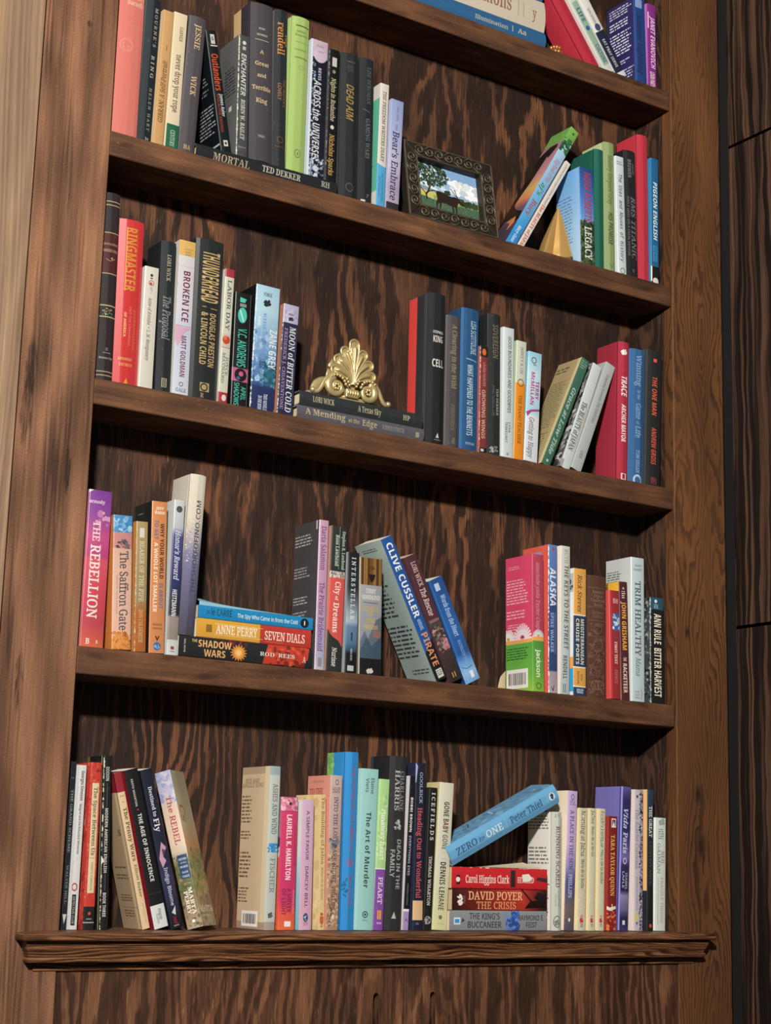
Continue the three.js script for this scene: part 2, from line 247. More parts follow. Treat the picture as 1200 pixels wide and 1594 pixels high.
// atlas of printed faces, packed in rows
const faces = [];
function face(wm, hm, color, ops, seed, k) { const f = { w: Math.max(6, Math.ceil(wm * PPM)), h: Math.max(6, Math.ceil(hm * PPM)), color, ops, seed, k }; faces.push(f); return f; }
let atlases = [];
function packFaces(sets) {   // the faces of one book share an atlas
  const S = 2048; let a = -1, x = 0, y = 0, rowH = 0, small = 0;
  const open = () => { const cv = document.createElement('canvas'); cv.width = cv.height = S; atlases.push(cv); a++; x = 0; y = 0; rowH = 0; small = 0; };
  const put = (f) => {
    if (f.w < 20 && f.h < 20) { if (small > 120) return false; f.a = a; f.x = S - 16; f.y = 2 + small++ * 16; return true; }
    if (x + f.w + 4 > S - 20) { x = 0; y += rowH + 4; rowH = 0; }
    if (y + f.h + 4 > S) return false;
    f.a = a; f.x = x + 2; f.y = y + 2; x += f.w + 4; rowH = Math.max(rowH, f.h); return true;
  };
  open();
  for (const set of sets.sort((p, q) => q[0].h - p[0].h)) { const keep = [x, y, rowH]; if (!set.every(put)) { [x, y, rowH] = keep; open(); set.forEach(put); } }
  const sorted = faces;
  for (const f of sorted) {
    const c = atlases[f.a].getContext('2d'); c.save(); inkK = f.k || 1; c.fillStyle = ink(f.color); c.fillRect(f.x - 2, f.y - 2, f.w + 4, f.h + 4); c.beginPath(); c.rect(f.x - 2, f.y - 2, f.w + 4, f.h + 4); c.clip(); c.translate(f.x, f.y);
    for (const op of f.ops) op(c, f.w, f.h);
    const q = rng(f.seed || 1);                               // scuffs and paper grain of the printed cover
    for (let i = 0; i < 26; i++) { c.fillStyle = q() < 0.5 ? 'rgba(255,250,240,0.10)' : 'rgba(30,25,20,0.08)'; c.fillRect(q() * f.w, q() * f.h, 1 + q() * 4, 1 + q() * 14); }
    c.restore();
  }
}
const uvOf = (f, s, t) => [(f.x + s * f.w) / 2048, 1 - (f.y + t * f.h) / 2048];

// cover: spine and two boards as one folded shell; local x across the thickness, y up, z = 0 at the spine
function coverGeometry(w, h, d, hard, fs, fl, fp, fr) {
  const pts = [];   // x, z, zone (0 board seen from the gap side, 1 spine, 2 other board)
  if (hard) {
    const b = Math.min(0.0038, w * 0.16), side = [[0, -d], [0, -0.0125], [0.0003, -0.0105], [0.0013, -0.0088], [0.0013, -0.0078], [0.0002, -0.006], [0, -b]];
    side.forEach(([x, z]) => pts.push([x, z, 0]));
    for (let i = 0; i <= 8; i++) { const s = i / 8; pts.push([lerp(0.0001, w - 0.0001, s), -b * (2 * s - 1) ** 2 * (Math.abs(2 * s - 1) > 0.7 ? 1 : 0.8), 1]); }
    side.reverse().forEach(([x, z]) => pts.push([w - x, z, 2]));
  } else {
    const r = Math.min(0.0011, w * 0.12);
    pts.push([0, -d, 0], [0, -d * 0.5, 0], [0, -r, 0]);
    for (let i = 0; i <= 3; i++) { const a = i / 3 * Math.PI / 2; pts.push([r - r * Math.cos(a), -r + r * Math.sin(a), 1]); }
    for (let i = 0; i <= 3; i++) { const a = Math.PI / 2 - i / 3 * Math.PI / 2; pts.push([w - r + r * Math.cos(a), -r + r * Math.sin(a), 1]); }
    pts.push([w, -r, 2], [w, -d * 0.5, 2], [w, -d, 2]);
  }
  const t = hard ? 0.0022 : 0.00045, inn = pts.map(([x, z, k]) => [clamp(x, Math.min(t, w * 0.3), w - Math.min(t, w * 0.3)), Math.min(z, -t), k]);
  const pos = [], uv = [], nor = [];
  const tri = (P, U) => { for (let i = 0; i < 3; i++) { pos.push(...P[i]); uv.push(...U[i]); } };
  const quad = (a, b, c, e, ua, ub, uc, ue) => { tri([a, b, c], [ua, ub, uc]); tri([a, c, e], [ua, uc, ue]); };
  const plain = uvOf(fp, 0.5, 0.5), n = pts.length;
  const len0 = d;
  for (let i = 0; i < n - 1; i++) {
    const [x0, z0, k0] = pts[i], [x1, z1, k1] = pts[i + 1], zone = k0 === k1 ? k0 : 1;
    let ua = plain, ub = plain, va = plain, vb = plain;
    const map = (x, z, tt) => (zone === 1 ? uvOf(fs, clamp(x / w, 0.01, 0.99), tt) : zone === 0 && fl ? uvOf(fl, clamp((z + d) / len0, 0.01, 0.99), tt) : zone === 2 && fr ? uvOf(fr, clamp(-z / len0, 0.01, 0.99), tt) : plain);
    ua = map(x0, z0, 1); ub = map(x1, z1, 1); va = map(x0, z0, 0); vb = map(x1, z1, 0);
    quad([x0, 0, z0], [x1, 0, z1], [x1, h, z1], [x0, h, z0], ua, ub, vb, va);
    const [a0, b0] = inn[i], [a1, b1] = inn[i + 1];
    quad([a1, 0, b1], [a0, 0, b0], [a0, h, b0], [a1, h, b1], plain, plain, plain, plain);
    quad([x0, h, z0], [x1, h, z1], [a1, h, b1], [a0, h, b0], plain, plain, plain, plain);
    quad([a0, 0, b0], [a1, 0, b1], [x1, 0, z1], [x0, 0, z0], plain, plain, plain, plain);
  }
  for (const [i, s] of [[0, 1], [n - 1, -1]]) { const [x0, z0] = pts[i], [a0, b0] = inn[i]; quad([x0, 0, z0], [x0, h, z0], [a0, h, b0], [a0, 0, b0], plain, plain, plain, plain); }
  const g = new THREE.BufferGeometry(); g.setAttribute('position', new THREE.Float32BufferAttribute(pos, 3)); g.setAttribute('uv', new THREE.Float32BufferAttribute(uv, 2)); g.computeVertexNormals();
  return toCreasedNormals(g, hard ? 0.75 : 0.6);
}
function pagesGeometry(w, h, d, hard) {
  const t = hard ? 0.0024 : 0.0006, i = Math.min(t, w * 0.3), m = hard ? 0.0035 : 0.0004;
  const g = new THREE.BoxGeometry(w - 2 * i, h - 2 * m, d - 0.003 - (hard ? 0.004 : 0.0008)); g.translate(w / 2, h / 2, -(d - 0.003 + (hard ? 0.004 : 0.0008)) / 2); return g;
}
const pageMats = [0xd9ccb0, 0xcbb993, 0xe4dcca].map((c) => new THREE.MeshStandardMaterial({ color: c, roughness: 0.95 }));

const books = [], GROUPS = [null, 'books on the top shelf in view', 'books on the shelf with the framed picture', 'books on the shelf with the gilt ornament', 'books on the shelf between ornament and ledge', 'books on the moulded ledge'];
// an upright or leaning book: px = [base left x, base right x, head left x, head left y] of its spine in the photograph
function B(row, px, kind, color, label, ops = [], o = {}) {
  const z = -(o.s ?? (row === 5 ? 0.016 : 0.007)), Y = o.on ? o.on.y1 : SHELF_Y[row], [bl, br, tx, ty, k] = px;
  const front = row === 5 || o.on ? null : -0.003;
  const at = (p) => { if (front === null) { const X = xAt(p, Y, z); return new THREE.Vector3(X, Y, z); } const X = xAt(p, Y, front), y = pix(X, Y, front)[1]; return onZ(p, y, z); };
  const A = at(bl), C = at(br), Tp = onZ(tx, ty, z), dir = new THREE.Vector2(Tp.x - A.x, Tp.y - A.y).normalize();
  let th = Math.atan2(-dir.x, dir.y); if (Math.abs(th) < 0.008) th = 0;
  const ux = Math.cos(th), uy = Math.sin(th), w = Math.max(0.006, (C.x - A.x) * ux + (C.y - A.y) * uy);
  const b = { row, k, th, w: w * (o.wk || 1), d: o.d || 0.062, z, hard: kind === 'h', color, label, ops, o, Y, name: kind === 'h' ? 'hardcover_book' : 'paperback_book' };
  // the corner that carries the book stands on the shelf
  const s = (Y - Tp.y) / dir.y, footL = new THREE.Vector2(Tp.x + dir.x * s, Y);      // left spine edge prolonged to the shelf
  b.x = footL.x; b.y = Y + 0.0004; b.h = Math.hypot(Tp.x - b.x, Tp.y - Y);
  if (th < 0) { b.y = Y + 0.0004 + b.w * Math.sin(-th); b.x = footL.x + (b.y - Y) * Math.tan(-th); b.h -= (b.y - Y) / Math.cos(th); }
  b.y1 = b.y + b.h; books.push(b); return b;
}
// a book lying on its side, spine to the front: [left x, right x, top-left y, bottom-left y or null for the shelf]
function L(row, px, kind, color, label, ops = [], o = {}) {
  const z = -(o.s ?? (row === 5 ? 0.016 : 0.007)), Y = o.on ? o.on.y1 : SHELF_Y[row], [x0, x1, ty, k] = px;
  const P = onZ(x0, ty, z), t = Math.max(0.012, P.y - Y), xl = xAt(x0, Y + t / 2, z), xr = xAt(x1, Y + t / 2, z);
  const b = { row, k, lying: true, th: Math.PI / 2, w: t - 0.0004, h: xr - xl, d: o.d || 0.066, z, x: xr, y: Y + 0.0004, xl, hard: kind === 'h', color, label, ops, o, Y, name: kind === 'h' ? 'hardcover_book' : 'paperback_book' };
  b.y1 = Y + t; books.push(b); return b;
}
const corners = (b) => { const c = Math.cos(b.th), s = Math.sin(b.th); return [[0, 0], [b.w, 0], [b.w, b.h], [0, b.h]].map(([x, y]) => [b.x + x * c - y * s, b.y + x * s + y * c]); };
function hit(a, b) {
  const A = corners(a), C = corners(b); let best = 1;
  for (const q of [A, C]) for (let i = 0; i < 2; i++) { const ex = q[i + 1][0] - q[i][0], ey = q[i + 1][1] - q[i][1], l = Math.hypot(ex, ey), nx = -ey / l, ny = ex / l, pr = (Q) => { const v = Q.map(([x, y]) => x * nx + y * ny); return [Math.min(...v), Math.max(...v)]; }, [a0, a1] = pr(A), [b0, b1] = pr(C); best = Math.min(best, Math.min(a1, b1) - Math.max(a0, b0)); }
  return best;
}
function finishBooks() {
  // neighbours on one shelf: the tiny overlaps left by reading pixels are taken off the thicknesses
  for (let i = 1; i < books.length; i++) {
    const b = books[i];
    for (let j = Math.max(0, i - 4); j < i; j++) {
      const a = books[j]; if (a.row !== b.row) continue;
      if (b.o.yaw || a.o.yaw) continue;
      for (let k = 0; k < 60 && hit(a, b) > -0.0002; k++) {
        if (a.lying && b.lying) { b.y += 0.0002; b.w -= 0.0002; }
        else if (a.lying) { b.x += 0.0002; b.w -= 0.0001; }
        else if (b.lying) { b.h -= 0.0003; }
        else { a.w -= 0.00012; b.x += 0.00012; b.w -= 0.00008; }
      }
      const left = hit(a, b); if (left > -0.0002) console.log('overlap', a.label, '|', b.label, left.toFixed(4));
    }
  }
  books.forEach((b, i) => {
    b.fs = face(b.w, b.h, b.color, b.ops, i + 1, b.k);
    b.fl = b.o.lops || b.o.lc ? face(b.d, b.h, b.o.lc || b.color, b.o.lops || [], i + 301, b.k) : null;
    b.fr = b.o.rops ? face(b.d, b.h, b.o.rc || b.color, b.o.rops, i + 601, b.k) : null;
    b.fp = face(0.004, 0.004, b.o.pc || b.o.lc || b.color, [], 0, b.k);
  });
  packFaces(books.map((b) => [b.fs, b.fl, b.fp, b.fr].filter(Boolean)));
  const mats = atlases.map((cv) => { const t = new THREE.CanvasTexture(cv); t.colorSpace = THREE.SRGBColorSpace; t.anisotropy = 8; return { g: new THREE.MeshPhysicalMaterial({ map: t, roughness: 0.38, clearcoat: 0.25, clearcoatRoughness: 0.25 }), m: new THREE.MeshPhysicalMaterial({ map: t, roughness: 0.7, specularIntensity: 0.6 }) }; });
  books.forEach((b, i) => {
    const g = thing(b.name, b.label, 'book', GROUPS[b.row]);
    mesh('cover', coverGeometry(b.w, b.h, b.d, b.hard, b.fs, b.fl, b.fp, b.fr), mats[b.fs.a][b.o.m || (b.hard ? 'm' : 'g')], g);
    mesh('page_block', pagesGeometry(b.w, b.h, b.d, b.hard), pageMats[(b.o.pg ?? i) % 3], g);
    if (b.o.extra) b.o.extra(g, b, mats);
    g.position.set(b.x, b.y, b.z); g.rotation.z = b.th; if (b.o.yaw) g.rotation.set(0, b.o.yaw, b.th, 'YZX');
  });
}

// ---- top shelf in view
const g1 = '#d8c58e', wh = '#e9e6df', bk = '#16181a';
{
  const a = L(1, [622, 850, -33, 0.82], 'h', '#2c5f8c', 'blue cloth hardcover lying flat under a thick cream volume', [T('Illumination', 0.50, 0.73, 0.45, 0.24, '#b9b49b', 'r'), R(0.3, 0.76, 0.7, 0.765, '#c5bb92'), T('Aa', 0.80, 0.86, 0.5, 0.3, '#c5bb92', 'r')], { d: 0.07 });
  const b = L(1, [640, 849, -76, 0.82], 'h', '#c9bfae', 'thick cream hardcover with brown letters on a blue hardcover', [T('Lemons', 0.42, 0.74, 0.55, 0.5, '#8d6a52', 'rb'), R(0.25, 0.79, 0.75, 0.793, '#8d6a52'), R(0.25, 0.83, 0.75, 0.833, '#8d6a52'), T('y', 0.9, 0.93, 0.5, 0.35, '#8d6a52', 'r')], { on: a, d: 0.068, pg: 0 });
  L(1, [655, 846, -108, 0.83], 'h', '#3f5f96', 'blue hardcover topmost of the stack over the cream volume', [T('ESSAYS', 0.4, 0.7, 0.5, 0.4, '#b9b49b', 'r')], { on: b, d: 0.066 });
  B(1, [912, 936, 830, -60, 0.96], 'h', '#a8283a', 'dark red cloth hardcover leaning over on the top shelf', [], { d: 0.05, s: 0.022, lc: '#b02c3e' });
  B(1, [938, 956, 862, -42, 0.98], 'p', '#c9ccc4', 'pale paperback with green band leaning against red hardcover', [R(0.25, 0.3, 1, 0.92, '#8fae9a'), T('CULTURE', 0.72, 0.9, 0.62, 0.45, '#3a5f78', 'sb'), O(0.6, 0.56, 0.22, '#35589a'), T('LIFE', 0.36, 0.5, 0.62, 0.45, '#3a5f78', 'sb')], { s: 0.02 });
  B(1, [957, 976, 888, -26, 1.00], 'p', '#d6d5d2', 'white and navy paperback leaning steeply beside green banded one', [R(0, 0.52, 1, 0.95, '#20263c'), T('uncommon', 0.28, 0.48, 0.5, 0.34, '#6a6d74', 's'), T('EAT PRAY SERVE', 0.6, 0.9, 0.45, 0.3, '#b9bcc2', 'sb'), O(0.5, 0.48, 0.3, '#41486a')], { s: 0.018 });
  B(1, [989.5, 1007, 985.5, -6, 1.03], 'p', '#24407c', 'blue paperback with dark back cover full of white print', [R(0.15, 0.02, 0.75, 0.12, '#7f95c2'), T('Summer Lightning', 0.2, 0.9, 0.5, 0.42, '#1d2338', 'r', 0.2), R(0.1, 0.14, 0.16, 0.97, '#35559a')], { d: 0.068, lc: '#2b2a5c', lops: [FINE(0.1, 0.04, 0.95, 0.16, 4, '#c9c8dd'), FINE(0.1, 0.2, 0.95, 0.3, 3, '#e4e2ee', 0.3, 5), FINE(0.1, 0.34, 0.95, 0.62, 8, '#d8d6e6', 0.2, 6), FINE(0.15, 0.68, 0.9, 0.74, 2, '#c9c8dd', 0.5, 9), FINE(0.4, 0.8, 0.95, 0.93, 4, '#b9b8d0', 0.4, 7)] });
  B(1, [1009, 1022.5, 1007, 5, 1.05], 'p', '#7d2f7e', 'slim purple paperback with slanted white capitals', [T('JANET EVANOVICH', 0.16, 0.78, 0.62, 0.5, '#e2c6dc', 'sb', 0.2), T('LOVIN PARTY', 0.82, 1, 0.5, 0.55, '#e8cfd0', 'sb'), R(0.05, 0.1, 0.16, 0.3, '#e8cfe6')], { lc: '#b06bb8' });
}
// ---- shelf with the framed picture
{
  B(2, [174, 214, 188.4, -42, 0.60], 'h', '#dd7d72', 'salmon pink cloth hardcover with a faint stamped ring', [H('Daniel', 0.42, 0.95, 0.125, 0.16, '#e9b58f', 'rb'), H('Darnell', 0.3, 0.92, 0.165, 0.17, '#ecc9a4', 'rb'), O(0.36, 0.44, 0.24, '#e8a492', 0.02), O(0.36, 0.44, 0.2, '#e29a8a', 0.015), BLOT(0.2, 0.42, 0.5, 0.46, ['#e8a492', '#d5746a'], 24, 0.03)], { lc: '#d5746a' });
  B(2, [214.5, 236, 231.4, -5, 0.61], 'h', '#18232b', 'tall black hardcover with widely spaced cream capitals', [T("M O U R N E ' S", 0.06, 0.34, 0.68, 0.22, '#b9b29c', 'r'), T('R I N G', 0.4, 0.56, 0.66, 0.24, '#c9c2a8', 'r'), T('H E L E N   H A R T', 0.63, 0.93, 0.66, 0.2, '#a9a490', 'r'), H('Je', 0.5, 0.8, 0.985, 0.2, '#c9c2a8', 'rb'), R(0.02, 0, 0.42, 1, '#1d2a33')]);
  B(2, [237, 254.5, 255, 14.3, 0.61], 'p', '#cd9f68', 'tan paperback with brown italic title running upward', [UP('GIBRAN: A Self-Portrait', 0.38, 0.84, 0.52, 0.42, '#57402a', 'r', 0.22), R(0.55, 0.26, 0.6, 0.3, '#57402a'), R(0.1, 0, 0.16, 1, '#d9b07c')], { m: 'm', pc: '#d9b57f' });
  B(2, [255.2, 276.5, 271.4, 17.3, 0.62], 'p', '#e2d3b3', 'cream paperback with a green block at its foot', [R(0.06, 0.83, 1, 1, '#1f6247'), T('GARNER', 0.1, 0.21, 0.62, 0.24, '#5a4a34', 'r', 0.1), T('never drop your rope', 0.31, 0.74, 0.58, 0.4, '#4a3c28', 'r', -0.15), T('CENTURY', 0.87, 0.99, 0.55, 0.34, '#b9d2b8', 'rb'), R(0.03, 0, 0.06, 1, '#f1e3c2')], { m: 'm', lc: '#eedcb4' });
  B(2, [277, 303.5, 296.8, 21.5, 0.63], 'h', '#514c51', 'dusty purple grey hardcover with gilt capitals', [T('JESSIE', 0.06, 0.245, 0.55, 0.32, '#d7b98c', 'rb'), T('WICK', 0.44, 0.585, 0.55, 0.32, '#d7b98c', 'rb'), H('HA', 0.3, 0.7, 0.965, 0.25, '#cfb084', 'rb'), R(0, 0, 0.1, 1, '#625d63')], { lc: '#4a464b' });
  const mort = L(2, [304, 525, 221, 0.67], 'h', '#1b1f22', 'black hardcover lying flat beneath upright books', [T('MORTAL', 0.115, 0.37, 0.33, 0.62, '#b3a08a', 'rb'), T('TED DEKKER', 0.455, 0.73, 0.42, 0.52, '#c9c4b4', 'rb'), T('RH', 0.88, 0.945, 0.5, 0.5, '#b9b4a4', 'rb')], { d: 0.072, s: 0.005 });
  B(2, [344, 361, 319.6, 46.8, 0.65], 'p', '#15191d', 'black paperback with orange masthead leaning on grey hardcover', [R(0.38, 0.03, 0.78, 0.11, '#c9c9c4'), H('G', 0.45, 0.7, 0.065, 0.3, '#22262a'), R(0.3, 0.12, 0.95, 0.13, '#d9d6d0'), T('Outlanders', 0.19, 0.5, 0.56, 0.6, '#d9552c', 'sb'), T('James Axler', 0.525, 0.71, 0.72, 0.3, '#cfe0de', 'sb'), T('APOCALYPSE ENDINGS', 0.525, 0.84, 0.4, 0.25, '#a8452f', 'sb'), R(0.35, 0.905, 0.75, 0.955, '#dcd9d3'), O(0.55, 0.93, 0.12, '#4a4d4e')], { on: mort, d: 0.055, s: 0.012, lc: '#10171e', lops: [FINE(0.1, 0.36, 0.8, 0.44, 3, '#8f979a'), FINE(0.05, 0.46, 0.8, 0.52, 2, '#7d8689', 0.3, 8), FINE(0.02, 0.6, 0.98, 0.84, 9, '#a9b1b3', 0.35, 9), R(0.1, 0.88, 0.2, 1, '#b9bdb9'), R(0.5, 0.93, 1, 0.945, '#c9ccc8')] });
  B(2, [367.4, 385.5, 372.4, 53.6, 0.66], 'p', '#4a4e50', 'worn grey paperback patterned like brick with white capitals', [T('ENCHANTER', 0.15, 0.5, 0.5, 0.42, '#d8d8d2', 's', 0.15), T('ROBIN W. BAILEY', 0.53, 0.86, 0.5, 0.38, '#c9c9c2', 'rb', 0.1), O(0.5, 0.06, 0.17, '#d8d8d2'), R(0.35, 0.09, 0.65, 0.12, '#b9b9b4'), BLOT(0, 0.3, 1, 1, ['#3c4042', '#5a5e5f'], 40, 0.12), WORN('#d8d2bd', 0, 110, 4, 0.13), R(0.1, 0.92, 0.9, 0.925, '#9a9c98'), T('ENCHANTER', 0.15, 0.5, 0.5, 0.42, '#d8d8d2', 's', 0.15), T('ROBIN W. BAILEY', 0.53, 0.86, 0.5, 0.38, '#c9c9c2', 'rb', 0.1)], { on: mort, d: 0.058, s: 0.011, lc: '#696d6c', lops: [...Array.from({ length: 22 }, (_, i) => R(0, i / 22, 1, i / 22 + 0.004, '#56595a')), ...Array.from({ length: 44 }, (_, i) => R(((i * 7) % 10) / 10, Math.floor(i / 2) / 22, ((i * 7) % 10) / 10 + 0.012, Math.floor(i / 2) / 22 + 0.045, '#54575a')), FINE(0.3, 0.24, 0.95, 0.48, 9, '#34383a', 0.3, 4), R(0.55, 0.56, 0.7, 0.6, '#d9d9d4'), WORN('#d8d2bd', 1, 50, 6, 0.05)] });
  B(2, [387.5, 423.5, 390.5, 1, 0.67], 'h', '#48434a', 'thick grey hardcover with cream board edge and centred gilt title', [H('MARC', 0.34, 0.64, 0.16, 0.08, '#c9c2b4', 'rb'), H('MORRIS', 0.26, 0.74, 0.2, 0.085, '#c9c2b4', 'rb'), R(0.2, 0.232, 0.8, 0.236, '#b9b2a4'), H('A', 0.4, 0.58, 0.31, 0.14, '#d8bf8c', 'r'), H('Great', 0.2, 0.82, 0.385, 0.16, '#dcc594', 'r'), H('and', 0.3, 0.7, 0.46, 0.15, '#dcc594', 'r'), H('Terrible', 0.1, 0.92, 0.54, 0.16, '#dcc594', 'r'), H('King', 0.25, 0.75, 0.62, 0.18, '#dcc594', 'r'), H('W&N', 0.36, 0.66, 0.845, 0.1, '#b9b2a4', 'rb')], { on: mort, d: 0.053, s: 0.008, lc: '#35323a', lops: [R(0, 0, 0.42, 1, '#d9b987')] });
  B(2, [425.5, 445, 429.5, 13, 0.68], 'h', '#252c30', 'black hardcover with fat orange lower case lettering', [T('rendell', 0.08, 0.29, 0.48, 0.55, '#d58b43', 'rb'), T('ruth', 0.15, 0.23, 0.92, 0.2, '#c57f3c', 'rb'), T('THE WATER\'S', 0.44, 0.62, 0.8, 0.22, '#9a6238', 's'), T('LOVELY', 0.47, 0.58, 0.42, 0.28, '#b5773f', 's'), O(0.5, 0.83, 0.22, '#8a5c3a', 0.04), H('DOUBLEDAY', 0.12, 0.88, 0.875, 0.09, '#8a5c3a', 'sb')], { on: mort, s: 0.009 });
  B(2, [446.8, 474, 455.4, 22.5, 0.69], 'h', '#a3bf6e', 'lime green hardcover with thin black rules and small lettering', [R(0.2, 0.055, 0.98, 0.062, '#3e4a28'), H('Barbara', 0.25, 0.8, 0.095, 0.1, '#4a5630', 'r'), H('Kingsolver', 0.18, 0.9, 0.12, 0.1, '#4a5630', 'r'), R(0.2, 0.165, 0.9, 0.168, '#6a7a46'), H('Unsheltered', 0.15, 0.85, 0.215, 0.09, '#5a683a', 'r'), R(0.2, 0.265, 0.95, 0.27, '#4a5630'), O(0.58, 0.33, 0.14, '#6a7a46', 0.02, 0.8), O(0.55, 0.885, 0.16, '#5a683a', 0.03, 1.3), H('4', 0.48, 0.62, 0.885, 0.16, '#4a5630', 'rb')], { on: mort, s: 0.008, m: 'm', lc: '#b4cd82' });
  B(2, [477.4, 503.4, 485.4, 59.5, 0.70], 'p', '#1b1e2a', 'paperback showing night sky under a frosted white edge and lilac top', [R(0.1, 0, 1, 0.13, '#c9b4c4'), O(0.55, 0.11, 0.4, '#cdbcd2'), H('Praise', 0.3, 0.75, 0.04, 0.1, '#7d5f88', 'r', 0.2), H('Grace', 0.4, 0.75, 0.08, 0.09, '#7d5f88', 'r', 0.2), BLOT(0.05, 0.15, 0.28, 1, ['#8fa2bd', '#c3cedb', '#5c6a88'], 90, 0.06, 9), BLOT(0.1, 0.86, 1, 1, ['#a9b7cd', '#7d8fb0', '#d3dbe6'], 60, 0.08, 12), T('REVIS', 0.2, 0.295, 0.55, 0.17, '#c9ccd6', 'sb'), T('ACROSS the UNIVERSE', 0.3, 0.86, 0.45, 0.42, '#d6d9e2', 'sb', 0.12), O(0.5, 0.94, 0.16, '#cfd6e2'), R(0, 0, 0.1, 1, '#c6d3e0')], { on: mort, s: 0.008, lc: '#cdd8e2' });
  B(2, [506, 522, 513.4, 75.4, 0.71], 'p', '#15161a', 'black paperback with gold and white script lettering', [R(0.3, 0.06, 0.75, 0.13, '#c9c4bc'), O(0.5, 0.17, 0.16, '#8f8a80'), T('Nights in Rodanthe', 0.22, 0.55, 0.5, 0.42, '#cbbf9c', 'r', 0.15), O(0.5, 0.595, 0.18, '#d8d5ce'), T('Nicholas Sparks', 0.65, 0.96, 0.5, 0.45, '#cfa659', 'r', 0.15), WORN('#8f9298', 0, 40, 5, 0.07)], { on: mort, s: 0.008 });
  B(2, [528.5, 556, 532.7, 79.5, 0.72], 'h', '#26292c', 'charcoal hardcover with dull gold slanted title', [R(0.3, 0.055, 0.75, 0.062, '#5a5a52'), T('IRIS', 0.08, 0.13, 0.5, 0.3, '#4e4e48', 'r'), T('DEAD AIM', 0.22, 0.47, 0.5, 0.4, '#a98b49', 's', 0.2), O(0.55, 0.93, 0.2, '#5a594f', 0.05)], { lc: '#3a3d40' });
  B(2, [557.5, 579.3, 562, 88, 0.74], 'h', '#20262a', 'black hardcover with dim grey stencil capitals', [T('LISE BERGMAN', 0.06, 0.32, 0.62, 0.28, '#5f6566', 'r'), LINE([[0.25, 0.36], [0.7, 0.375]], '#7d8384', 0.03), T('GAMING WARS', 0.42, 0.7, 0.6, 0.32, '#6d7375', 'rb'), H('y', 0.6, 0.75, 0.95, 0.2, '#8d9394', 'r', 0.3), R(0.2, 0.985, 0.5, 1, '#c9c9c2')], { lc: '#2a3136' });
  B(2, [585, 598.6, 592.8, 128.6, 0.75], 'p', '#d9d5cb', 'white paperback with a sky blue foot and teal back cover', [R(0, 0.68, 1, 1, '#55a9d8'), POLY([[0, 0.66], [1, 0.685], [1, 0.72], [0, 0.72]], '#55a9d8'), T('THE FREEDOM WRITERS DIARY', 0.06, 0.64, 0.52, 0.36, '#4f4b44', 'r', 0.15), T('THE FREEDOM WRITERS', 0.73, 0.96, 0.62, 0.24, '#3278a8', 's'), T('AND ERIN GRUWELL', 0.76, 0.93, 0.3, 0.2, '#3278a8', 's')], { lc: '#d9d5cb', lops: [R(0, 0.12, 1, 0.88, '#63b79f'), BLOT(0, 0.2, 0.9, 0.85, ['#4f9f8a', '#77c5ae'], 40, 0.04)] });
  B(2, [601, 620.4, 609.8, 153, 0.76], 'p', '#9aa5cf', 'lavender paperback with large dark serif title on its spine', [INK([[0, '#93a1d0'], [0.35, '#a9b2d8'], [0.6, '#c3bcd4'], [0.8, '#a69cbc'], [0.93, '#b3a3ba']]), R(0, 0.94, 1, 1, '#2c2f33'), T('ANN TRAPA', 0.06, 0.19, 0.55, 0.14, '#5f6690', 's'), T('THE', 0.22, 0.28, 0.5, 0.16, '#5f6690', 'r'), T("Bear's Embrace", 0.29, 0.92, 0.5, 0.5, '#343753', 'r', 0.08)], { lc: '#b5bddc' });
  B(2, [788, 804.4, 889.5, 196.6, 0.87], 'p', '#5fb0e0', 'tall picture book with sunset back cover leaning beside the frame', [INK([[0, '#7fb357'], [0.1, '#6fa850'], [0.13, '#a8cfe2'], [0.4, '#8fbfe2'], [0.6, '#6db4e4'], [0.8, '#4aa0da'], [0.9, '#2f8ad0'], [1, '#3c92d4']]), BLOT(0, 0.09, 1, 0.2, ['#2f6a3c', '#3d7d45', '#255735'], 46, 0.16, 4), O(0.55, 0.035, 0.13, '#2f5a34'), T('Big Book of Fun', 0.27, 0.46, 0.55, 0.42, '#b56a8a', 'r', 0.2), T("aj's", 0.48, 0.58, 0.5, 0.5, '#4a7a4e', 'rb', 0.2), T('Bucy', 0.62, 0.75, 0.5, 0.52, '#b5432f', 'rb', 0.1), T('Mary Gunn', 0.84, 0.97, 0.5, 0.3, '#dceaf4', 'r', 0.2)], { s: 0.026, d: 0.052, lc: '#a86f86', lops: [R(0, 0, 1, 0.12, '#6fae55'), INK([[0, '#a8738c'], [0.3, '#c58a90'], [0.45, '#d9b06a'], [0.55, '#dd8a5c'], [0.64, '#74586a'], [0.8, '#4d4352'], [1, '#453c49']], 0.12, 1), POLY([[0, 0.2], [0.35, 0.13], [0.72, 0.125], [0.8, 0.16], [0.6, 0.25], [0.5, 0.22], [0.42, 0.38], [0.36, 0.46], [0.25, 0.55], [0.2, 0.62], [0.3, 0.66], [0.55, 0.7], [0.9, 0.73], [0.95, 0.8], [0.7, 0.84], [0.5, 0.76], [0.2, 0.78], [0, 0.86]], '#15110f'), POLY([[0.3, 0.79], [0.7, 0.76], [0.8, 0.82], [0.6, 0.88], [0.55, 0.81]], '#d98358')] });
  B(2, [807, 816.6, 881.5, 249.6, 0.88], 'p', '#d6d3cb', 'slim white paperback with red capitals leaning at a slant', [T('A Pictorial Journey to Japan\'s Cultural Treasures', 0.03, 0.5, 0.5, 0.3, '#6d6a64', 'r', 0.1), T('The BEAUTY of JAPAN', 0.5, 0.99, 0.5, 0.58, '#b5392f', 'rb')], { s: 0.026, d: 0.05 });
